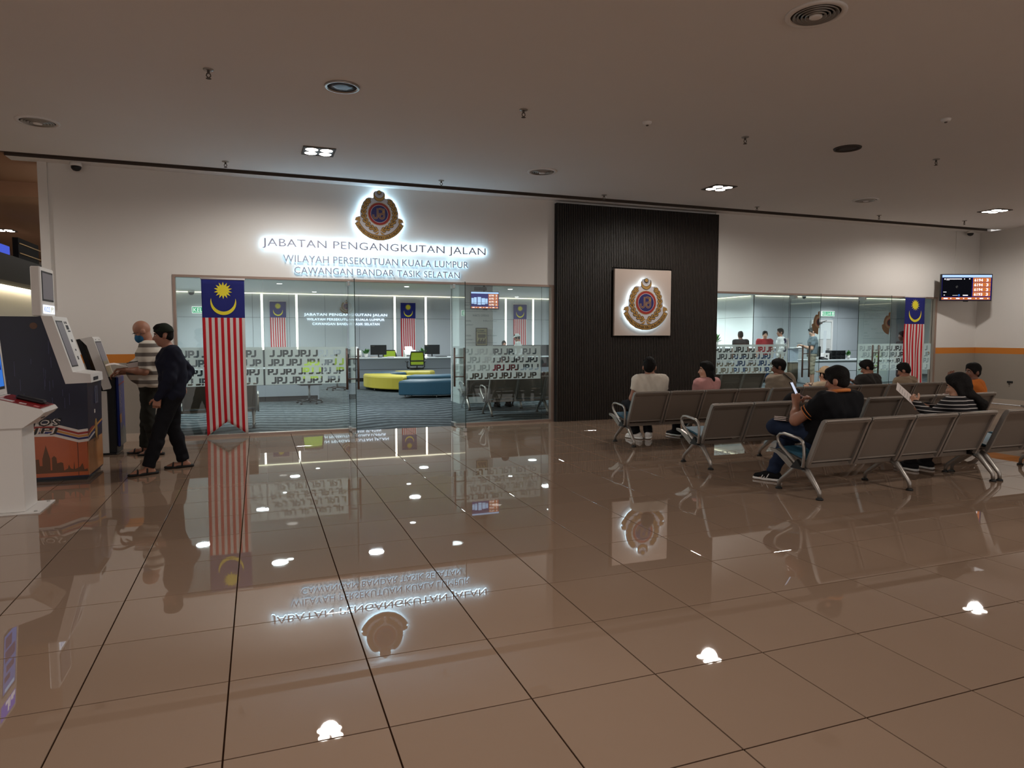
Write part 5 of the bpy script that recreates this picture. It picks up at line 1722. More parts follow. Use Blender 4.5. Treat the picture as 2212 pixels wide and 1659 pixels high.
def folds(V, Q, amp=0.004, seed=1):
    """soft creases: push cloth in and out along its normals"""
    rs = np.random.RandomState(seed)
    n = np.zeros_like(V)
    fn = np.cross(V[Q[:, 2]] - V[Q[:, 0]], V[Q[:, 3]] - V[Q[:, 1]])
    for k in range(4):
        np.add.at(n, Q[:, k], fn)
    n /= np.maximum(1e-9, np.linalg.norm(n, axis=1))[:, None]
    h = np.zeros(len(V))
    for k in range(7):
        d = rs.normal(size=3) * np.array([1, 1, 1.5])
        d /= np.linalg.norm(d)
        f = 2 * np.pi / rs.uniform(0.07, 0.20)
        ph = f * (V @ d) + 2.0 * np.sin(V @ rs.normal(size=3) * 14 + rs.uniform(0, 6))
        h += np.sin(ph + rs.uniform(0, 6)) * np.clip(np.sin(V @ rs.normal(size=3) * 9 + rs.uniform(0, 6)) + 0.2, 0, 1)
    return V + n * (h * amp * 0.6)[:, None]

def np_mesh(name, V, Q, mats):
    me = bpy.data.meshes.new(name)
    me.vertices.add(len(V))
    me.vertices.foreach_set('co', V.astype(np.float32).ravel())
    me.loops.add(len(Q) * 4)
    me.loops.foreach_set('vertex_index', Q.astype(np.int32).ravel())
    me.polygons.add(len(Q))
    me.polygons.foreach_set('loop_start', np.arange(len(Q), dtype=np.int32) * 4)
    me.polygons.foreach_set('use_smooth', np.ones(len(Q), bool))
    me.update(calc_edges=True)
    me.validate()
    for m in mats:
        me.materials.append(m)
    return me

V3 = Vector
def lerp(a, b, t):
    return V3(a) + (V3(b) - V3(a)) * t

def hand_prims(wrist, d, n, curl=0.5, thumb=1, s=1.0, grip=None):
    """palm, four unequal bent fingers and a thumb leaving the side of the palm; d along the hand, n out of the back of the hand"""
    d, n = V3(d).normalized(), V3(n)
    n = (n - d * n.dot(d)).normalized()
    w = d.cross(n) * thumb                      # towards the thumb side
    P = []
    W = V3(wrist)
    for k in (-1, -0.33, 0.33, 1):
        P.append(('cone', W + w * 0.018 * k * s, W + d * 0.085 * s + w * 0.030 * k * s, 0.017 * s, 0.0135 * s, {'k': 0.012}))
    for i, (off, L) in enumerate(((0.031, 0.068), (0.0105, 0.076), (-0.0105, 0.071), (-0.031, 0.056))):
        p = W + d * 0.088 * s + w * off * s
        ang = 0.25 + curl * (0.55 + 0.08 * i)
        for j, (fl, r) in enumerate(((0.45, 0.0088), (0.30, 0.0078), (0.25, 0.0068))):
            dd = d * math.cos(ang) - n * math.sin(ang) + w * off * 1.2
            q = p + dd.normalized() * L * fl * s * 1.25
            P.append(('cone', p, q, r * s, r * s * 0.92, {'k': 0.006}))
            p = q
            ang += curl * 0.75
    p = W + d * 0.025 * s + w * 0.026 * s
    for (dw, dd_, dn, L, r) in ((0.85, 0.55, -0.35, 0.042, 0.0125), (0.45, 0.85, -0.45, 0.032, 0.0098), (0.15, 0.95, -0.5 - 0.3 * curl, 0.026, 0.0085)):
        q = p + (w * dw + d * dd_ + n * dn).normalized() * L * s
        P.append(('cone', p, q, r * s, r * s * 0.92, {'k': 0.008}))
        p = q
    return P

def human(label, loc, rz, J, skin, shirt=None, pants=None, hair=None, shoes=None, vox=0.014, wide=1.0, hands=True, extras=None, sleeve=0.55, hem=0.0, face=True, hair_style='short', pant_end=1.0,
          head_s=0.95, belly=0.0, cap=None, mask=None, name='person', torso_long=True):
    t = thing(name, label, 'person', loc, rz)
    J = {k: V3(v) for k, v in J.items() if not isinstance(v, (int, float))} | {k: v for k, v in J.items() if isinstance(v, (int, float))}
    Rz = Matrix.Rotation(J.get('head_yaw', 0.0), 3, 'Z') @ Matrix.Rotation(J.get('head_roll', 0.0), 3, 'Y') @ Matrix.Rotation(J.get('head_pitch', 0.0), 3, 'X')
    Rl = [[Rz[i][j] for j in range(3)] for i in range(3)]
    H = J['head']
    s = head_s
    hp = lambda x, y, z: H + Rz @ V3((x * s, y * s, z * s))
    pel, nk = J['pelvis'], J['neck']
    td = (nk - pel).normalized()
    fw = V3((0, 1, 0)) - td * td.y
    fw.normalize()
    sx = V3((1, 0, 0))
    tw = J.get('twist', 0.0)
    sx2 = V3((math.cos(tw), math.sin(tw), 0))
    mid = lerp(pel, nk, 0.42) + V3(J.get('mid_off', (0, 0, 0))) if 'mid_off' in J else lerp(pel, nk, 0.42) - fw * 0.02
    cst = lerp(pel, nk, 0.72)
    def torso(g):
        w = wide
        P = []
        for q in (-1, 1):
            P.append(('cone', pel + sx * q * 0.075 * w, mid + sx * q * 0.062 * w, 0.112 * w + g, 0.105 * w + g, {'k': 0.06}))
            P.append(('cone', mid + sx * q * 0.062 * w, cst + sx2 * q * 0.082 * w, 0.105 * w + g, 0.112 * w + g, {'k': 0.06}))
            P.append(('cone', cst + sx2 * q * 0.085 * w, lerp(cst, nk, 0.62) + sx2 * q * 0.085 * w, 0.108 * w + g, 0.075 * w + g, {'k': 0.06}))
            shd = J['sho_r' if q > 0 else 'sho_l']
            P.append(('cone', shd, nk - td * 0.015 + sx2 * q * 0.03, 0.060 * w + g, 0.05 + g, {'k': 0.05}))
        if belly:
            P.append(('ell', lerp(pel, nk, 0.30) + fw * (0.07 + belly * 0.6), (0.15 * w + g, 0.11 + belly + g, 0.15 + g), {'k': 0.07}))
        return P
    def arm(q, g, t1=1.0, fore=True, puff=0.0):
        a, b, c = J['sho_' + q], J['elb_' + q], J['wri_' + q]
        w = 0.5 + 0.5 * wide
        P = []
        e = lerp(a, b, min(1.0, t1))
        op = {'k': 0.04}
        if t1 < 1.0:
            op['clip'] = [(tuple(e), tuple((b - a).normalized()))]
            e = lerp(a, b, t1 + 0.1)
        P.append(('cone', a, e, 0.056 * w + g + puff, (0.045 + 0.011 * (1 - min(1, t1))) * w + g + puff, op))
        if fore:
            P.append(('cone', b, lerp(b, c, 0.35), 0.043 * w + g, 0.041 * w + g, {'k': 0.03}))
            P.append(('cone', lerp(b, c, 0.35), c, 0.041 * w + g, 0.027 + g, {'k': 0.03}))
        return P
    def leg(q, g, t1=1.0, straight=False):
        a, b, c = J['hip_' + q], J['kne_' + q], J['ank_' + q]
        w = 0.5 + 0.5 * wide
        P = [('cone', a, b, 0.088 * w + g, 0.058 * w + g, {'k': 0.05})]
        op = {'k': 0.03}
        e = lerp(b, c, t1)
        if t1 <= 1.0:
            op = {'k': 0.03, 'clip': [(tuple(e), tuple((c - b).normalized()))]}
        if t1 > 0:
            m = lerp(b, c, 0.32) - V3((0, 0.008, 0))
            P.append(('cone', b, m, 0.056 * w + g, 0.056 * w + g, {'k': 0.03}))
            P.append(('cone', m, lerp(b, c, 1.04), 0.056 * w + g, (0.055 if straight else 0.036) + g * 0.7, op))
        return P
    # --- body: one continuous skin
    B = torso(-0.006)
    B.append(('cone', nk - td * 0.04, hp(0, -0.012, -0.075), 0.060 + 0.012 * (wide - 1) * 3, 0.052, {'k': 0.03}))
    B.append(('ell', hp(0, -0.008, 0.035), (0.079 * s, 0.095 * s, 0.098 * s), {'R': Rl, 'k': 0.03}))
    B.append(('ell', hp(0, 0.022, -0.045), (0.062 * s, 0.068 * s, 0.078 * s), {'R': Rl, 'k': 0.03}))
    B.append(('ell', hp(0, 0.058, -0.098), (0.026 * s, 0.022 * s, 0.018 * s), {'R': Rl, 'k': 0.02}))
    fine = []
    if True:
        for q in (-1, 1):
            B.append(('ell', hp(q * 0.084, -0.014, -0.010), (0.013 * s, 0.024 * s, 0.034 * s), {'R': Rl, 'k': 0.008}))
            B.append(('ell', hp(q * 0.030, 0.097, 0.008), (0.016 * s, 0.014 * s, 0.011 * s), {'R': Rl, 'k': 0.012, 'sub': True}))
            B.append(('ell', hp(q * 0.036, 0.066, -0.028), (0.022 * s, 0.022 * s, 0.018 * s), {'R': Rl, 'k': 0.02}))
        B.append(('cone', hp(0, 0.086, 0.012), hp(0, 0.108, -0.030), 0.010 * s, 0.0155 * s, {'k': 0.014}))
        B.append(('ell', hp(0, 0.083, -0.064), (0.026 * s, 0.012 * s, 0.011 * s), {'R': Rl, 'k': 0.012}))
    for q in ('l', 'r'):
        B += arm(q, 0.0)
        B += leg(q, 0.0, 1.2)
        fd = V3(J.get('toe_' + q, (0, 1, 0))).normalized()
        A = J['ank_' + q]
        B.append(('cone', A - fd * 0.045 - V3((0, 0, 0.047)), A + fd * 0.10 - V3((0, 0, 0.052)), 0.033, 0.03, {'k': 0.03}))
        B.append(('cone', A + fd * 0.10 - V3((0, 0, 0.050)), A + fd * 0.165 - V3((0, 0, 0.059)), 0.033, 0.020, {'k': 0.03}))
    V, Q = sdf_mesh(B, vox)
    parts = [(V, Q)]
    if hands:
        for q in ('l', 'r'):
            W = J['wri_' + q]
            d = V3(J.get('hand_' + q, W - J['elb_' + q])).normalized()
            nn = V3(J.get('back_' + q, (0, 0, 1)))
            Ph = hand_prims(W - d * 0.01, d, nn, J.get('curl_' + q, 0.5), -1 if q == 'r' else 1)
            Ph.append(('cone', W - d * 0.05, W + d * 0.01, 0.028, 0.024, {'k': 0.02}))
            parts.append(sdf_mesh(Ph, 0.0050, 0.01))
    off = 0
    VV, QQ = [], []
    for v, q in parts:
        VV.append(v); QQ.append(q + off); off += len(v)
    add_mesh('body', np_mesh('body', np.concatenate(VV), np.concatenate(QQ), [skin]), t)
    if face:
        for q in (-1, 1):
            e = MB().ell(hp(q * 0.030, 0.079, 0.010), (0.0125 * s, 0.009 * s, 0.007 * s), Rz, 10, 6, 0)
            e.ell(hp(q * 0.030, 0.0865, 0.010), (0.0055 * s, 0.0035 * s, 0.0055 * s), Rz, 8, 5, 1)
            e.build('eye', [MT['eye_white'], MT['eye_dark']], t)
            MB().tube([hp(q * 0.012, 0.0915, 0.027), hp(q * 0.030, 0.0905, 0.033), hp(q * 0.050, 0.076, 0.027)], [0.003, 0.0045, 0.003], 6).build('eyebrow', [MT['hair']], t)
        if mask is None:
            MB().ell(hp(0, 0.0915, -0.064), (0.022 * s, 0.0055 * s, 0.006 * s), Rz, 12, 6).build('mouth', [MT['lip']], t)
    # --- clothes, each its own surface over the body
    if pants is not None:
        Pp = []
        wl = lerp(pel, nk, 0.16)
        for q in (-1, 1):
            Pp.append(('cone', pel + sx * q * 0.075 * wide, mid + sx * q * 0.062 * wide, 0.117 * wide, 0.110 * wide, {'k': 0.05, 'clip': [(tuple(wl), tuple(td))]}))
        for q in ('l', 'r'):
            Pp += leg(q, 0.013, pant_end, True)
        V, Q = sdf_mesh(Pp, vox)
        add_mesh('trousers' if pant_end > 0.5 else 'shorts', np_mesh('trousers', folds(V, Q, 0.0045, int(abs(loc[0]) * 100)), Q, [pants]), t)
    if shirt is not None:
        ht = lerp(pel, nk, hem)
        base = nk + td * 0.012
        S = torso(0.017)
        for p in S:
            p[-1]['clip'] = [(tuple(ht), tuple(-td)), (tuple(base), tuple((H - nk).normalized() * 0.5 + td * 0.5))]
        for q in ('l', 'r'):
            S += arm(q, 0.013, sleeve if sleeve < 1 else 1.0, sleeve > 1, 0.006)
        V, Q = sdf_mesh(S, vox)
        add_mesh('shirt', np_mesh('shirt', folds(V, Q, 0.0045, int(abs(loc[0]) * 77)), Q, [shirt]), t)
    if hair is not None:
        hv = min(vox, 0.010)
        g = 0.012 if cap is None else 0.007
        fr = Rz @ V3((0, 0.62, 0.78 if hair_style != 'low' else 0.5))
        clipf = [(tuple(hp(0, 0.078, 0.052)), tuple((Rz @ V3((0, 0.80, -0.60))))) , (tuple(hp(0, -0.045, -0.052)), tuple(Rz @ V3((0, 0.20, -0.98))))]
        Hh = [('ell', hp(0, -0.012, 0.040), (0.079 * s + g * 0.6, 0.097 * s + g, 0.100 * s + g), {'R': Rl, 'k': 0.02, 'clip': clipf})]
        Hh.append(('ell', hp(0, 0.045, 0.105), (0.055 * s, 0.045 * s, 0.030 * s), {'R': Rl, 'k': 0.03}))
        if hair_style == 'short':
            Hh.append(('ell', hp(0, -0.058, -0.022), (0.060 * s, 0.042 * s, 0.050 * s), {'R': Rl, 'k': 0.03}))
            for q in (-1, 1):
                Hh.append(('cone', hp(q * 0.074, 0.02, 0.03), hp(q * 0.072, 0.022, -0.008), 0.014, 0.010, {'k': 0.02}))
        if hair_style in ('long', 'tail'):
            for q in (-1, 1):
                Hh.append(('cone', hp(q * 0.070, -0.01, 0.03), hp(q * 0.072, -0.025, -0.09), 0.030, 0.030, {'k': 0.03}))
            Hh.append(('cone', hp(0, -0.075, 0.02), hp(0, -0.072, -0.10), 0.055, 0.055, {'k': 0.04}))
        if hair_style == 'long':
            for x in (-0.05, 0.0, 0.05):
                Hh.append(('cone', hp(x, -0.07, -0.08), hp(x * 1.5 + 0.02, -0.115, -0.25), 0.05, 0.026, {'k': 0.04}))
        if hair_style == 'tail':
            Hh.append(('cone', hp(0.02, -0.105, -0.10), hp(0.05, -0.16, -0.21), 0.035, 0.045, {'k': 0.03}))
            Hh.append(('cone', hp(0.05, -0.16, -0.21), hp(0.045, -0.145, -0.32), 0.045, 0.02, {'k': 0.03}))
        V, Q = sdf_mesh(Hh, hv)
        add_mesh('hair', np_mesh('hair', folds(V, Q, 0.003, 5), Q, [hair]), t)
    if cap is not None:
        kind, m = cap
        g = 0.009 if kind == 'skull' else 0.013
        if kind == 'skull':
            K = [('ell', hp(0, -0.012, 0.040), (0.078 * s + g, 0.099 * s + g, 0.098 * s + g), {'R': Rl, 'k': 0.02, 'clip': [(tuple(hp(0, 0, 0.040)), tuple(Rz @ V3((0, 0.10, -1))))]})]
        else:
            K = [('ell', hp(0, -0.012, 0.050), (0.082 * s + g, 0.100 * s + g, 0.098 * s + g), {'R': Rl, 'k': 0.02, 'clip': [(tuple(hp(0, 0, 0.045)), tuple(Rz @ V3((0, 0.10, -1))))]})]
            K.append(('ell', hp(0, 0.125, 0.055), (0.065 * s, 0.07 * s, 0.010 * s), {'R': Rl, 'k': 0.02}))
        V, Q = sdf_mesh(K, min(vox, 0.010))
        add_mesh('cap', np_mesh('cap', V, Q, [m]), t)
    if mask is not None:
        K = [('ell', hp(0, 0.056, -0.052), (0.068 * s, 0.070 * s, 0.066 * s), {'R': Rl, 'k': 0.01, 'clip': [(tuple(hp(0, 0.018, 0)), tuple(Rz @ V3((0, -1, 0)))), (tuple(hp(0, 0.1, -0.002)), tuple(Rz @ V3((0, 0.25, 0.95))))]})]
        V, Q = sdf_mesh(K, 0.007)
        mo = add_mesh('face_mask', np_mesh('face_mask', V, Q, [mask]), t)
        for q in (-1, 1):
            MB().tube([hp(q * 0.058, 0.05, -0.03), hp(q * 0.08, 0.0, -0.005), hp(q * 0.079, -0.02, -0.015)], 0.002, 5).build('ear_loop', [mask], mo)
    if shoes is not None:
        kind, m, sole = shoes
        for q in ('l', 'r'):
            A = J['ank_' + q]
            fd = V3(J.get('toe_' + q, (0, 1, 0)))
            z0 = A.z - 0.08
            fd = V3((fd.x, fd.y, 0)).normalized()
            up = V3((0, 0, 1))
            at = lambda f, h: V3((A.x, A.y, z0)) + fd * f + up * h
            if kind == 'sandal':
                K = [('cone', at(-0.075, 0.016), at(0.05, 0.016), 0.038, 0.040, {'k': 0.01, 'clip': [(tuple(at(0, 0.028)), (0, 0, 1)), (tuple(at(0, 0.002)), (0, 0, -1))]}),
                     ('cone', at(0.05, 0.016), at(0.165, 0.016), 0.040, 0.042, {'k': 0.01, 'clip': [(tuple(at(0, 0.026)), (0, 0, 1)), (tuple(at(0, 0.002)), (0, 0, -1))]})]
                V, Q = sdf_mesh(K, 0.009, 0.01)
                so = add_mesh('sandal', np_mesh('sandal', V, Q, [m]), t)
                w = fd.cross(up)
                for f, h in ((0.115, 0.062), (0.02, 0.085)):
                    MB().tube([at(f, 0.02) + w * 0.045, at(f - .005, h * .8) + w * 0.034, at(f - 0.01, h), at(f - .005, h * .8) - w * 0.034, at(f, 0.02) - w * 0.045], 0.010, 6).build('strap', [m], so)
            else:
                K = [('cone', at(-0.055, 0.05), at(0.06, 0.045), 0.045, 0.043, {'k': 0.03}), ('cone', at(0.06, 0.045), at(0.16, 0.032), 0.043, 0.030, {'k': 0.03}),
                     ('cone', at(-0.02, 0.06), at(-0.01, 0.10), 0.044, 0.042, {'k': 0.02})]
                K.append(('ell', at(0.05, -0.05), (0.4, 0.4, 0.052), {'cut': True}))
                V, Q = sdf_mesh(K, 0.009, 0.02)
                so = add_mesh('shoe', np_mesh('shoe', V, Q, [m]), t)
                K = [('cone', at(-0.06, 0.012), at(0.06, 0.012), 0.046, 0.046, {'clip': [(tuple(at(0, 0.026)), (0, 0, 1)), (tuple(at(0, 0.0)), (0, 0, -1))]}),
                     ('cone', at(0.06, 0.012), at(0.165, 0.012), 0.046, 0.034, {'clip': [(tuple(at(0, 0.026)), (0, 0, 1)), (tuple(at(0, 0.0)), (0, 0, -1))]})]
                V, Q = sdf_mesh(K, 0.009, 0.01)
                add_mesh('sole', np_mesh('sole', V, Q, [sole]), so)
                if kind == 'stripe':
                    w = fd.cross(up)
                    for k3 in range(3):
                        for sd in (-1, 1):
                            f0 = 0.035 + k3 * 0.026
                            MB().tube([at(f0 + .012, .022) + w * sd * (.0475 - k3 * .0015), at(f0 - .004, .050) + w * sd * (.0465 - k3 * .002), at(f0 - .014, .070) + w * sd * (.037 - k3 * .002)], .0055, 6).build('stripe', [MT['white']], so)
    return t

MT['eye_white'] = mat('eye_white', (200, 190, 184), 0.3)
MT['eye_dark'] = mat('eye_dark', (26, 18, 14), 0.2)
MT['hair'] = mat('black_hair', (19, 16, 15), 0.75, spec=0.2, noise=0.4, nscale=60, bump=0.6)
MT['lip'] = mat('lip', (132, 74, 64), 0.5)
SK = mat('tan_skin', (158, 110, 88), 0.55, noise=0.05, nscale=12)
SK2 = mat('light_skin', (196, 148, 122), 0.55, noise=0.05, nscale=12)
SK3 = mat('brown_skin', (120, 80, 62), 0.55, noise=0.05, nscale=12)

def stand(h=1.68, **k):
    s = h / 1.70
    J = dict(pelvis=(0, 0, .93 * s), neck=(0, -0.01, 1.43 * s), head=(0, 0.025, 1.585 * s), sho_l=(-.185 * s, -.01, 1.385 * s), sho_r=(.185 * s, -.01, 1.385 * s),
             elb_l=(-.235 * s, -.03, 1.10 * s), elb_r=(.235 * s, -.03, 1.10 * s), wri_l=(-.245 * s, .06, .86 * s), wri_r=(.245 * s, .06, .86 * s),
             hip_l=(-.09, 0, .89 * s), hip_r=(.09, 0, .89 * s), kne_l=(-.1, .015, .49 * s), kne_r=(.1, .015, .49 * s), ank_l=(-.1, -.02, .08), ank_r=(.1, -.02, .08))
    J.update(k)
    return J
def sit(top=1.2, lean=-0.22, seat=0.42, **k):
    """seated facing +y; y = 0 at the pelvis"""
    pz = seat + 0.105
    L = (top - 0.13 - 0.125 - pz) / math.cos(lean)
    n = V3((0, L * math.sin(lean), pz + L * math.cos(lean)))
    J = dict(pelvis=(0, 0, pz), neck=n, head=n + V3((0, 0.03, 0.128)), sho_l=n + V3((-.185, 0.0, -.055)), sho_r=n + V3((.185, 0.0, -.055)),
             elb_l=n + V3((-.245, .05, -.31)), elb_r=n + V3((.245, .05, -.31)), wri_l=(-.13, .25, pz + .14), wri_r=(.13, .25, pz + .14),
             hip_l=(-.09, .02, pz - .015), hip_r=(.09, .02, pz - .015), kne_l=(-.13, .43, seat + .075), kne_r=(.13, .43, seat + .075), ank_l=(-.13, .44, .085), ank_r=(.13, .44, .085),
             back_l=(0, 0, 1), back_r=(0, 0, 1))
    J.update(k)
    return J
def fabric(name, c, **k):
    return mat(name, c, 0.85, spec=0.15, noise=0.08, nscale=25, bump=0.15, **k)
CLOTH = {}

# --- the two men standing at the kiosks
stripes = [(0.60, (196, 188, 176))]
z = 0.60
for k in range(12):
    stripes += [(0.62 + k * 0.115, (196, 188, 176)), (0.685 + k * 0.115, (104, 96, 90))]
MT['striped_tee'] = band_mat('striped_tee', stripes[1:], 'Z')
p = human('bald man in striped tee and blue face mask using the far kiosk', (-1.32, 9.78, 0), PI / 2,
      stand(1.70, head=(0.0, 0.055, 1.575), neck=(0, -0.02, 1.425), head_pitch=-0.55, pelvis=(0, -0.02, .93),
            elb_l=(-.24, .02, 1.08), wri_l=(-.16, .25, 1.10), elb_r=(.22, .06, 1.10), wri_r=(.12, .34, 1.05), hand_l=(0.15, 1, 0.1), hand_r=(-0.1, 1, -0.05), curl_l=0.7, curl_r=0.8,
            ank_l=(-.1, -.05, .08), ank_r=(.1, .10, .08), kne_r=(.1, .06, .49)),
      SK, MT['striped_tee'], fabric('dark_trousers', (40, 40, 36)), None, ('sandal', MT['rubber'], MT['rubber']), 0.012, 1.14, belly=0.055, hem=-0.12, sleeve=0.93, head_s=1.06, mask=fabric('blue_mask', (44, 92, 128)))
MB().tube([(-.081, 1.0 * .0 + 0.09, 1.565), (-.075, 0.165, 1.545)], 0.0025, 5).build('spectacle_arm', [MT['black']], p)
t = thing('paper_form', 'white paper form held by the bald man', 'paper', (-1.66, 9.66, 1.15), 0.2)
b = MB()
for k in range(6):
    b.v += [(-.12 + k * .048, -.08, .02 * math.sin(k * .9)), (-.12 + k * .048, .09, .02 * math.sin(k * .9) + .015)]
b.f = [(2 * k, 2 * k + 2, 2 * k + 3, 2 * k + 1) for k in range(5)]
b.m, b.sm = [0] * 5, [True] * 5
b.build('sheet', [MT['paper']], t)
t = thing('document_wallet', 'dark-edged clear document wallet tucked under the bald man\'s arm', 'document wallet', (-1.42, 9.60, 1.13), 0.1)
MB().prism([(-.10, -.02), (.14, .03), (.14, .10), (-.12, .05)], 'y', -.004, .004).build('wallet', [MT['paper']], t)
MB().tube([(-.12, 0, .052), (.14, 0, .102)], .006, 6).build('edge', [MT['black']], t)

navy = fabric('navy_shirt', (28, 30, 44))
human('man in black shirt and dark green cap, hand on hip, standing by the kiosks', (-0.93, 8.52, 0), PI / 2 + 0.12,
      stand(1.64, head=(0.0, 0.065, 1.525), neck=(0, 0.0, 1.375), head_pitch=-0.12, head_yaw=0.0,
            elb_l=(-.255, .02, 1.05), wri_l=(-.20, .14, .84), curl_l=0.9, elb_r=(.35, -.19, 1.10), wri_r=(.17, -.10, .95), curl_r=0.8,
            hip_l=(-.09, 0, .86), kne_l=(-.12, .14, .46), ank_l=(-.16, .26, .08), ank_r=(.13, -.10, .08), kne_r=(.11, 0.0, .47), toe_l=(-.25, 1, 0), hand_l=(0, .2, -1), back_l=(-1, .2, 0)),
      SK, navy, fabric('black_trousers', (24, 24, 28)), MT['hair'], ('sandal', MT['rubber'], MT['rubber']), 0.012, 1.12, hem=-0.18, sleeve=2.0, cap=('skull', fabric('dark_green_cap', (36, 42, 34))))

# --- people seated in the hall, all facing the shopfront
SEATED_Y3, SEATED_Y2, SEATED_Y1 = 5.13, 6.69, 8.38
jeans = fabric('blue_jeans', (34, 44, 66))
dark = fabric('dark_cloth', (32, 31, 33))
polo = fabric('black_polo', (22, 22, 25))
p = human('man in black polo with orange collar looking at his phone, legs crossed', (5.20, SEATED_Y3, 0), 0.06,
      sit(1.215, -0.30, 0.42, head_pitch=-0.22, head_yaw=0.34, elb_l=(-.31, .10, .70), wri_l=(-.16, .24, .86), hand_l=(.35, .35, .9), back_l=(-.6, -.7, .3), curl_l=0.9,
          elb_r=(.27, .10, .70), wri_r=(.04, .20, .86), hand_r=(-.6, .2, .5), back_r=(.3, -.3, .9), curl_r=1.0,
          kne_l=(-.25, .42, .60), ank_l=(.14, .50, .46), toe_l=(.7, .6, -.1), kne_r=(.02, .47, .52), ank_r=(-.13, .56, .085), toe_r=(-.5, .85, 0), hip_l=(-.10, .02, .54)),
      SK, polo, jeans, MT['hair'], ('stripe', fabric('black_sneaker', (24, 24, 26)), MT['white']), 0.0115, 1.22, belly=0.05, hem=-0.08, sleeve=0.62, head_s=1.03)
nkz = V3(sit(1.215, -0.30, 0.42)['neck'])
orange = mat('orange_trim', (208, 124, 62), 0.7)
tr = MB()
tr.tube([(.088 * math.cos(a), nkz.y + .004 + .084 * math.sin(a), nkz.z + .034 + .016 * -math.sin(a)) for a in [2 * PI * k / 20 for k in range(20)]], 0.017, 8, closed=True)
tr.build('collar', [orange], p)
a0, b0 = V3(sit(1.215, -0.30, 0.42)['sho_l']), V3((-.31, .10, .70))
q = lerp(a0, b0, 0.615)
dd = (b0 - a0).normalized()
u = dd.orthogonal().normalized()
w_ = dd.cross(u)
for e in (0.0, -0.03):
    tr = MB()
    tr.tube([q + dd * e + (u * math.cos(a) + w_ * math.sin(a)) * 0.0755 for a in [2 * PI * k / 20 for k in range(20)]], 0.0045, 6, closed=True)
    tr.build('sleeve_trim', [orange], p)
t = thing('phone', 'black phone with lit white screen held up by the man in black polo', 'phone', (5.075, 5.445, 0.985), 0.5)
R_ = Matrix.Rotation(-0.45, 4, 'X')
MB().cbox(-.039, .039, -.005, .005, -.08, .08, .003).xf(R_).build('case', [MT['black']], t)
MB().box(-.034, .034, -.0065, -.0052, -.07, .07).xf(R_).build('screen', [emat('phone_screen', (.75, .82, 1.0), 0.8)], t)
t = thing('folded_paper', 'folded white papers lying on the knee of the man in black polo', 'papers', (4.985, 5.46, 0.655), 0.45)
R_ = Matrix.Rotation(0.2, 4, 'Y')
for k in range(3):
    MB().box(-.13, .11, -.06, .06, k * .012, k * .012 + .006).xf(Matrix.Rotation(0.2 + .03 * k, 4, 'Y')).build('sheet', [MT['paper']], t)
human('man in white tee seen from behind, facing the slatted dark wall', (5.20, SEATED_Y1, 0), -0.12,
      sit(1.205, -0.10, 0.42, head_yaw=-0.5, kne_l=(-.17, .42, .50), ank_l=(-.02, .36, .085), ank_r=(.16, .34, .085), toe_l=(-.5, .8, 0), toe_r=(.5, .8, 0)),
      SK, fabric('white_tee', (214, 204, 190)), fabric('black_pants', (30, 30, 34)), MT['hair'], ('shoe', MT['white'], MT['white']), 0.013, 1.08, hem=-0.10, hands=True, head_s=1.04)
human('woman in pink top with long dark hair, face turned to the left', (6.17, SEATED_Y1, 0), 0.25,
      sit(1.14, -0.06, 0.42, head_yaw=1.0), SK2, fabric('pink_top', (206, 150, 146)), dark, MT['hair'], ('shoe', dark, MT['white']), 0.013, 0.88, sleeve=2.0, hem=-0.05, hair_style='long')
p = human('man in grey tee with black shoulder strap, leaning to the left', (7.53, SEATED_Y1 - 0.02, 0), 0.30,
      sit(1.165, -0.05, 0.42, head=(-0.03, 0.02, 1.04), head_yaw=0.55, head_pitch=-0.2, twist=-0.25, sho_l=(-.20, .04, .86), sho_r=(.19, -.03, .84)),
      SK3, fabric('grey_tee', (142, 128, 112)), dark, MT['hair'], ('shoe', dark, MT['white']), 0.013, 1.08, sleeve=0.75)
MB().tube([(-.10, -.10, .955), (.02, -.165, .86), (.16, -.175, .74), (.24, -.12, .62)], [.012] * 4, 8, flat=0.4).build('shoulder_strap', [MT['black']], p)
human('small person in beige cap, mostly hidden behind the man in black polo', (8.45, SEATED_Y1, 0), 0.0, sit(1.02, -0.02, 0.42), SK2, fabric('cream_top', (196, 176, 150)), dark, MT['hair'], ('shoe', dark, MT['white']), 0.016, 0.85,
      cap=('brim', fabric('beige_cap', (206, 176, 140))), face=False)
human('man in dark shirt reading, head bent, in front of the right-hand shopfront', (9.42, SEATED_Y1 + 0.05, 0), 0.15,
      sit(1.12, 0.05, 0.42, head_pitch=-0.45, head_yaw=0.55, wri_l=(-.16, .30, .76), wri_r=(.02, .30, .76), elb_l=(-.27, .10, .64), curl_l=0.8, curl_r=0.8),
      SK, fabric('charcoal_shirt', (54, 50, 48)), dark, MT['hair'], ('shoe', dark, MT['white']), 0.014, 1.05)
t = thing('black_booklet', 'black booklet with white page edge held by the man in dark shirt', 'booklet', (9.10, 8.62, 0.87), 0.5)
for sgn in (-1, 1):
    MB().cbox(-.11, .11, -.006, .006, -.08, .08, .002).xf(Matrix.Rotation(0.5, 4, 'Y') @ Matrix.Translation((0, sgn * .014, 0))).build('cover', [MT['black']], t)
MB().box(-.10, .112, -.006, .006, -.075, .075).xf(Matrix.Rotation(0.5, 4, 'Y')).build('pages', [MT['paper']], t)
human('man in beige shirt with head bowed, in front of the far-right flag', (10.20, SEATED_Y1 + 0.02, 0), 0.2,
      sit(1.06, 0.02, 0.40, head_pitch=-0.35, head_yaw=0.3), SK, fabric('beige_shirt', (150, 130, 108)), dark, MT['hair'], ('shoe', dark, MT['white']), 0.014, 1.08)
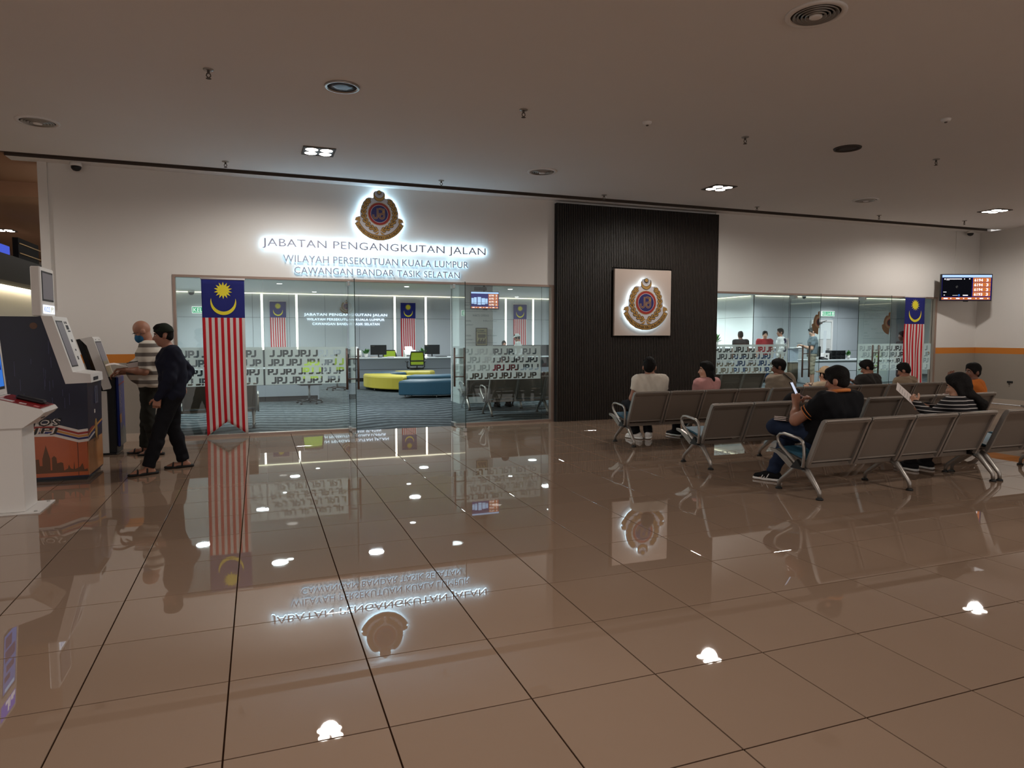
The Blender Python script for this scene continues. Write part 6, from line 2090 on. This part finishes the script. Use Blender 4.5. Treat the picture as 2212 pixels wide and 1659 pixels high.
p = human('person in orange polo holding up a phone, by the grey right wall', (9.42, SEATED_Y2, 0), 0.5,
      sit(1.135, -0.05, 0.42, head_yaw=0.75, elb_l=(-.27, .12, .68), wri_l=(-.26, .22, .92), hand_l=(0, .2, 1), back_l=(-1, 0, 0), curl_l=0.9),
      SK3, fabric('orange_polo', (206, 116, 52)), dark, MT['hair'], ('shoe', dark, MT['white']), 0.014, 1.0)
human('woman in black and white striped top with ponytail, reading a paper', (7.05, SEATED_Y3 + 0.02, 0), 0.05,
      sit(1.105, -0.03, 0.42, head_yaw=0.35, head_pitch=-0.25, elb_l=(-.27, .12, .66), wri_l=(-.22, .33, .78), hand_l=(0, .7, .6), back_l=(-.8, -.3, 0), curl_l=.9, wri_r=(-.02, .35, .74), elb_r=(.25, .12, .64), curl_r=.9),
      SK2, band_mat('striped_top', [x for k in range(13) for x in ((0.40 + k * 0.040, (28, 26, 28)), (0.432 + k * 0.040, (190, 182, 178)))], 'Z'), dark, MT['hair'], ('shoe', dark, MT['white']), 0.012, 0.94, sleeve=2.0, hair_style='tail', head_s=1.04)
t = thing('paper_form', 'large white paper held up by the woman in striped top', 'paper', (6.78, 5.56, 0.86), 0.35)
R_ = Matrix.Rotation(-0.7, 4, 'X') @ Matrix.Rotation(-0.45, 4, 'Y')
MB().box(-.105, .105, -.001, .001, -.148, .148).xf(R_).build('sheet', [MT['paper']], t)
b = MB()
for k in range(6):
    b.box(-.08, .06 - .02 * (k % 3), -.0022, -.0014, .10 - k * .035, .104 - k * .035)
b.xf(R_).build('text_lines', [mat('faint_ink', (150, 136, 132), 0.7)], t)
# backpack on the middle row
t = thing('backpack', 'black backpack with pinkish strap on the middle row of seats', 'backpack', (6.17, 6.63, 0.43), 0.2)
V, Q = sdf_mesh([('ell', (0, 0, .20), (.17, .11, .20), {'k': .05}), ('ell', (0, -.04, .15), (.15, .10, .15), {'k': .05}), ('cone', (-.1, 0, .1), (.1, 0, .1), .12, .12, {'k': .05})], 0.012)
add_mesh('bag_body', np_mesh('bag_body', V, Q, [fabric('black_canvas', (28, 26, 28))]), t)
MB().tube([(.02, .02, .39), (.06, .0, .44), (.12, .0, .43), (.14, .02, .36)], .012, 8).build('grab_handle', [MT['black']], t)
MB().tube([(.05, -.05, .37), (.11, -.09, .33), (.15, -.10, .24)], .014, 8, flat=.4).build('strap', [fabric('pink_grey_strap', (150, 118, 124))], t)
MB().tube([(-.13, -.09, .2), (-.05, -.135, .24), (.06, -.135, .24), (.14, -.09, .2)], .004, 6).build('zip', [MT['groove']], t)

# --- people inside the office
red = fabric('red_polo', (150, 34, 44))
white_t = fabric('white_shirt', (222, 222, 220))
human('man in black tee seen from behind at the reception counter', (14.35, 17.75, 0), -0.3, stand(1.64), SK3, dark, fabric('jeans_a', (48, 66, 96)), MT['hair'], ('shoe', MT['white'], MT['white']), 0.02, 1.08, hands=False, face=False)
human('man in red polo and blue jeans facing the hall, behind the frosted letters', (15.30, 17.75, 0), PI - 0.5, stand(1.66), SK2, red, fabric('jeans_b', (52, 84, 128)), MT['hair'], ('shoe', MT['white'], MT['white']), 0.018, 1.02, hands=False)
p = human('man in white shirt and navy vest with glasses, turned to the red-shirted man', (15.45, 17.2, 0), 0.75, stand(1.74, head_yaw=0.4), SK, white_t, fabric('beige_shorts', (150, 132, 112)), MT['hair'], ('shoe', dark, MT['white']), 0.018, 1.05, hands=False, pant_end=0.1, sleeve=2.0)
tv_ = [('cone', (q * .075, -.015, 1.02), (q * .085, -.02, 1.36), .152, .140, {'k': .05, 'clip': [((0, 0, .98), (0, 0, -1)), ((q * .175, 0, 0), (q, 0, 0)), ((0, 0, 1.44), (0, 0, 1))]}) for q in (-1, 1)]
V, Q = sdf_mesh(tv_, 0.016)
add_mesh('vest', np_mesh('vest', V, Q, [fabric('navy_vest', (34, 30, 56))]), p)
MB().prism([(-.05, 1.14), (.05, 1.14), (.04, 1.2), (0, 1.23), (-.04, 1.2)], 'y', -.185, -.172).build('vest_emblem', [orange], p)
MB().tube([(-.08, 0.02, 1.62), (-.05, .1, 1.62), (.05, .1, 1.62), (.08, .02, 1.62)], .003, 5).build('glasses', [MT['black']], p)
p = human('man in grey tee and beige cargo shorts standing with a phone behind the right glass', (16.10, 16.55, 0), 1.0,
          stand(1.76, head_pitch=-0.35, head_yaw=0.15, elb_l=(-.22, .06, 1.12), wri_l=(-.08, .32, 1.22), elb_r=(.22, .06, 1.12), wri_r=(.08, .32, 1.22), curl_l=.8, curl_r=.8),
          SK2, fabric('slate_tee', (92, 104, 112)), fabric('cargo_shorts', (146, 134, 112)), MT['hair'], ('sandal', MT['rubber'], MT['rubber']), 0.016, 1.0, pant_end=0.12, sleeve=0.7)
t = thing('phone', 'dark phone in the hands of the man in grey tee and shorts', 'phone', (15.79, 16.76, 1.29), 1.0)
MB().cbox(-.04, .04, -.08, .08, -.005, .005, .003).build('case', [MT['black']], t)
MB().box(-.035, .035, -.07, .07, .0052, .0065).build('screen', [MT['scr_grey']], t)
human('person in white cap and white top beside the far flag on the back wall', (8.1, 21.2, 0), 1.2, stand(1.55, head_pitch=-0.3), SK, white_t, dark, MT['hair'], ('shoe', dark, MT['white']), 0.022, 0.95, hands=False, face=False, sleeve=2.0,
      cap=('brim', fabric('white_cap', (226, 228, 226))))
human('dark-haired clerk seated behind the back right counter', (8.75, 24.4, 0), PI, sit(1.33, 0, 0.5), SK, white_t, dark, MT['hair'], None, 0.022, 0.95, hands=False, face=False)
human('dark-haired clerk seated behind the back right counter, left of the white-capped person', (7.55, 24.4, 0), PI, sit(1.30, 0, 0.5), SK, red, dark, MT['hair'], None, 0.022, 0.95, hands=False, face=False)
human('person in dark top half hidden by the far-right flag, inside the office', (16.35, 13.6, 0), 1.2, stand(1.62), SK3, dark, dark, MT['hair'], ('shoe', dark, MT['white']), 0.022, 1.0, hands=False, face=False)
human('person in maroon on the second office bench, left of the slatted wall', (4.9, 13.6, 0), 0.0, sit(1.14, -0.1, 0.42, ank_l=(-.13, .1, .085), ank_r=(.13, .12, .085)), SK, fabric('maroon_tee', (120, 28, 46)), dark, MT['hair'], ('shoe', dark, dark), 0.022, 0.95, hands=False, face=False)
human('person in black sitting on the bench just inside the glass, near the dark wall edge', (5.75, 12.35, 0), 0.0, sit(1.10, -0.1, 0.42, ank_l=(-.13, .0, .085), ank_r=(.13, .02, .085)), SK, dark, dark, MT['hair'], ('shoe', dark, dark), 0.022, 0.95, hands=False, face=False)
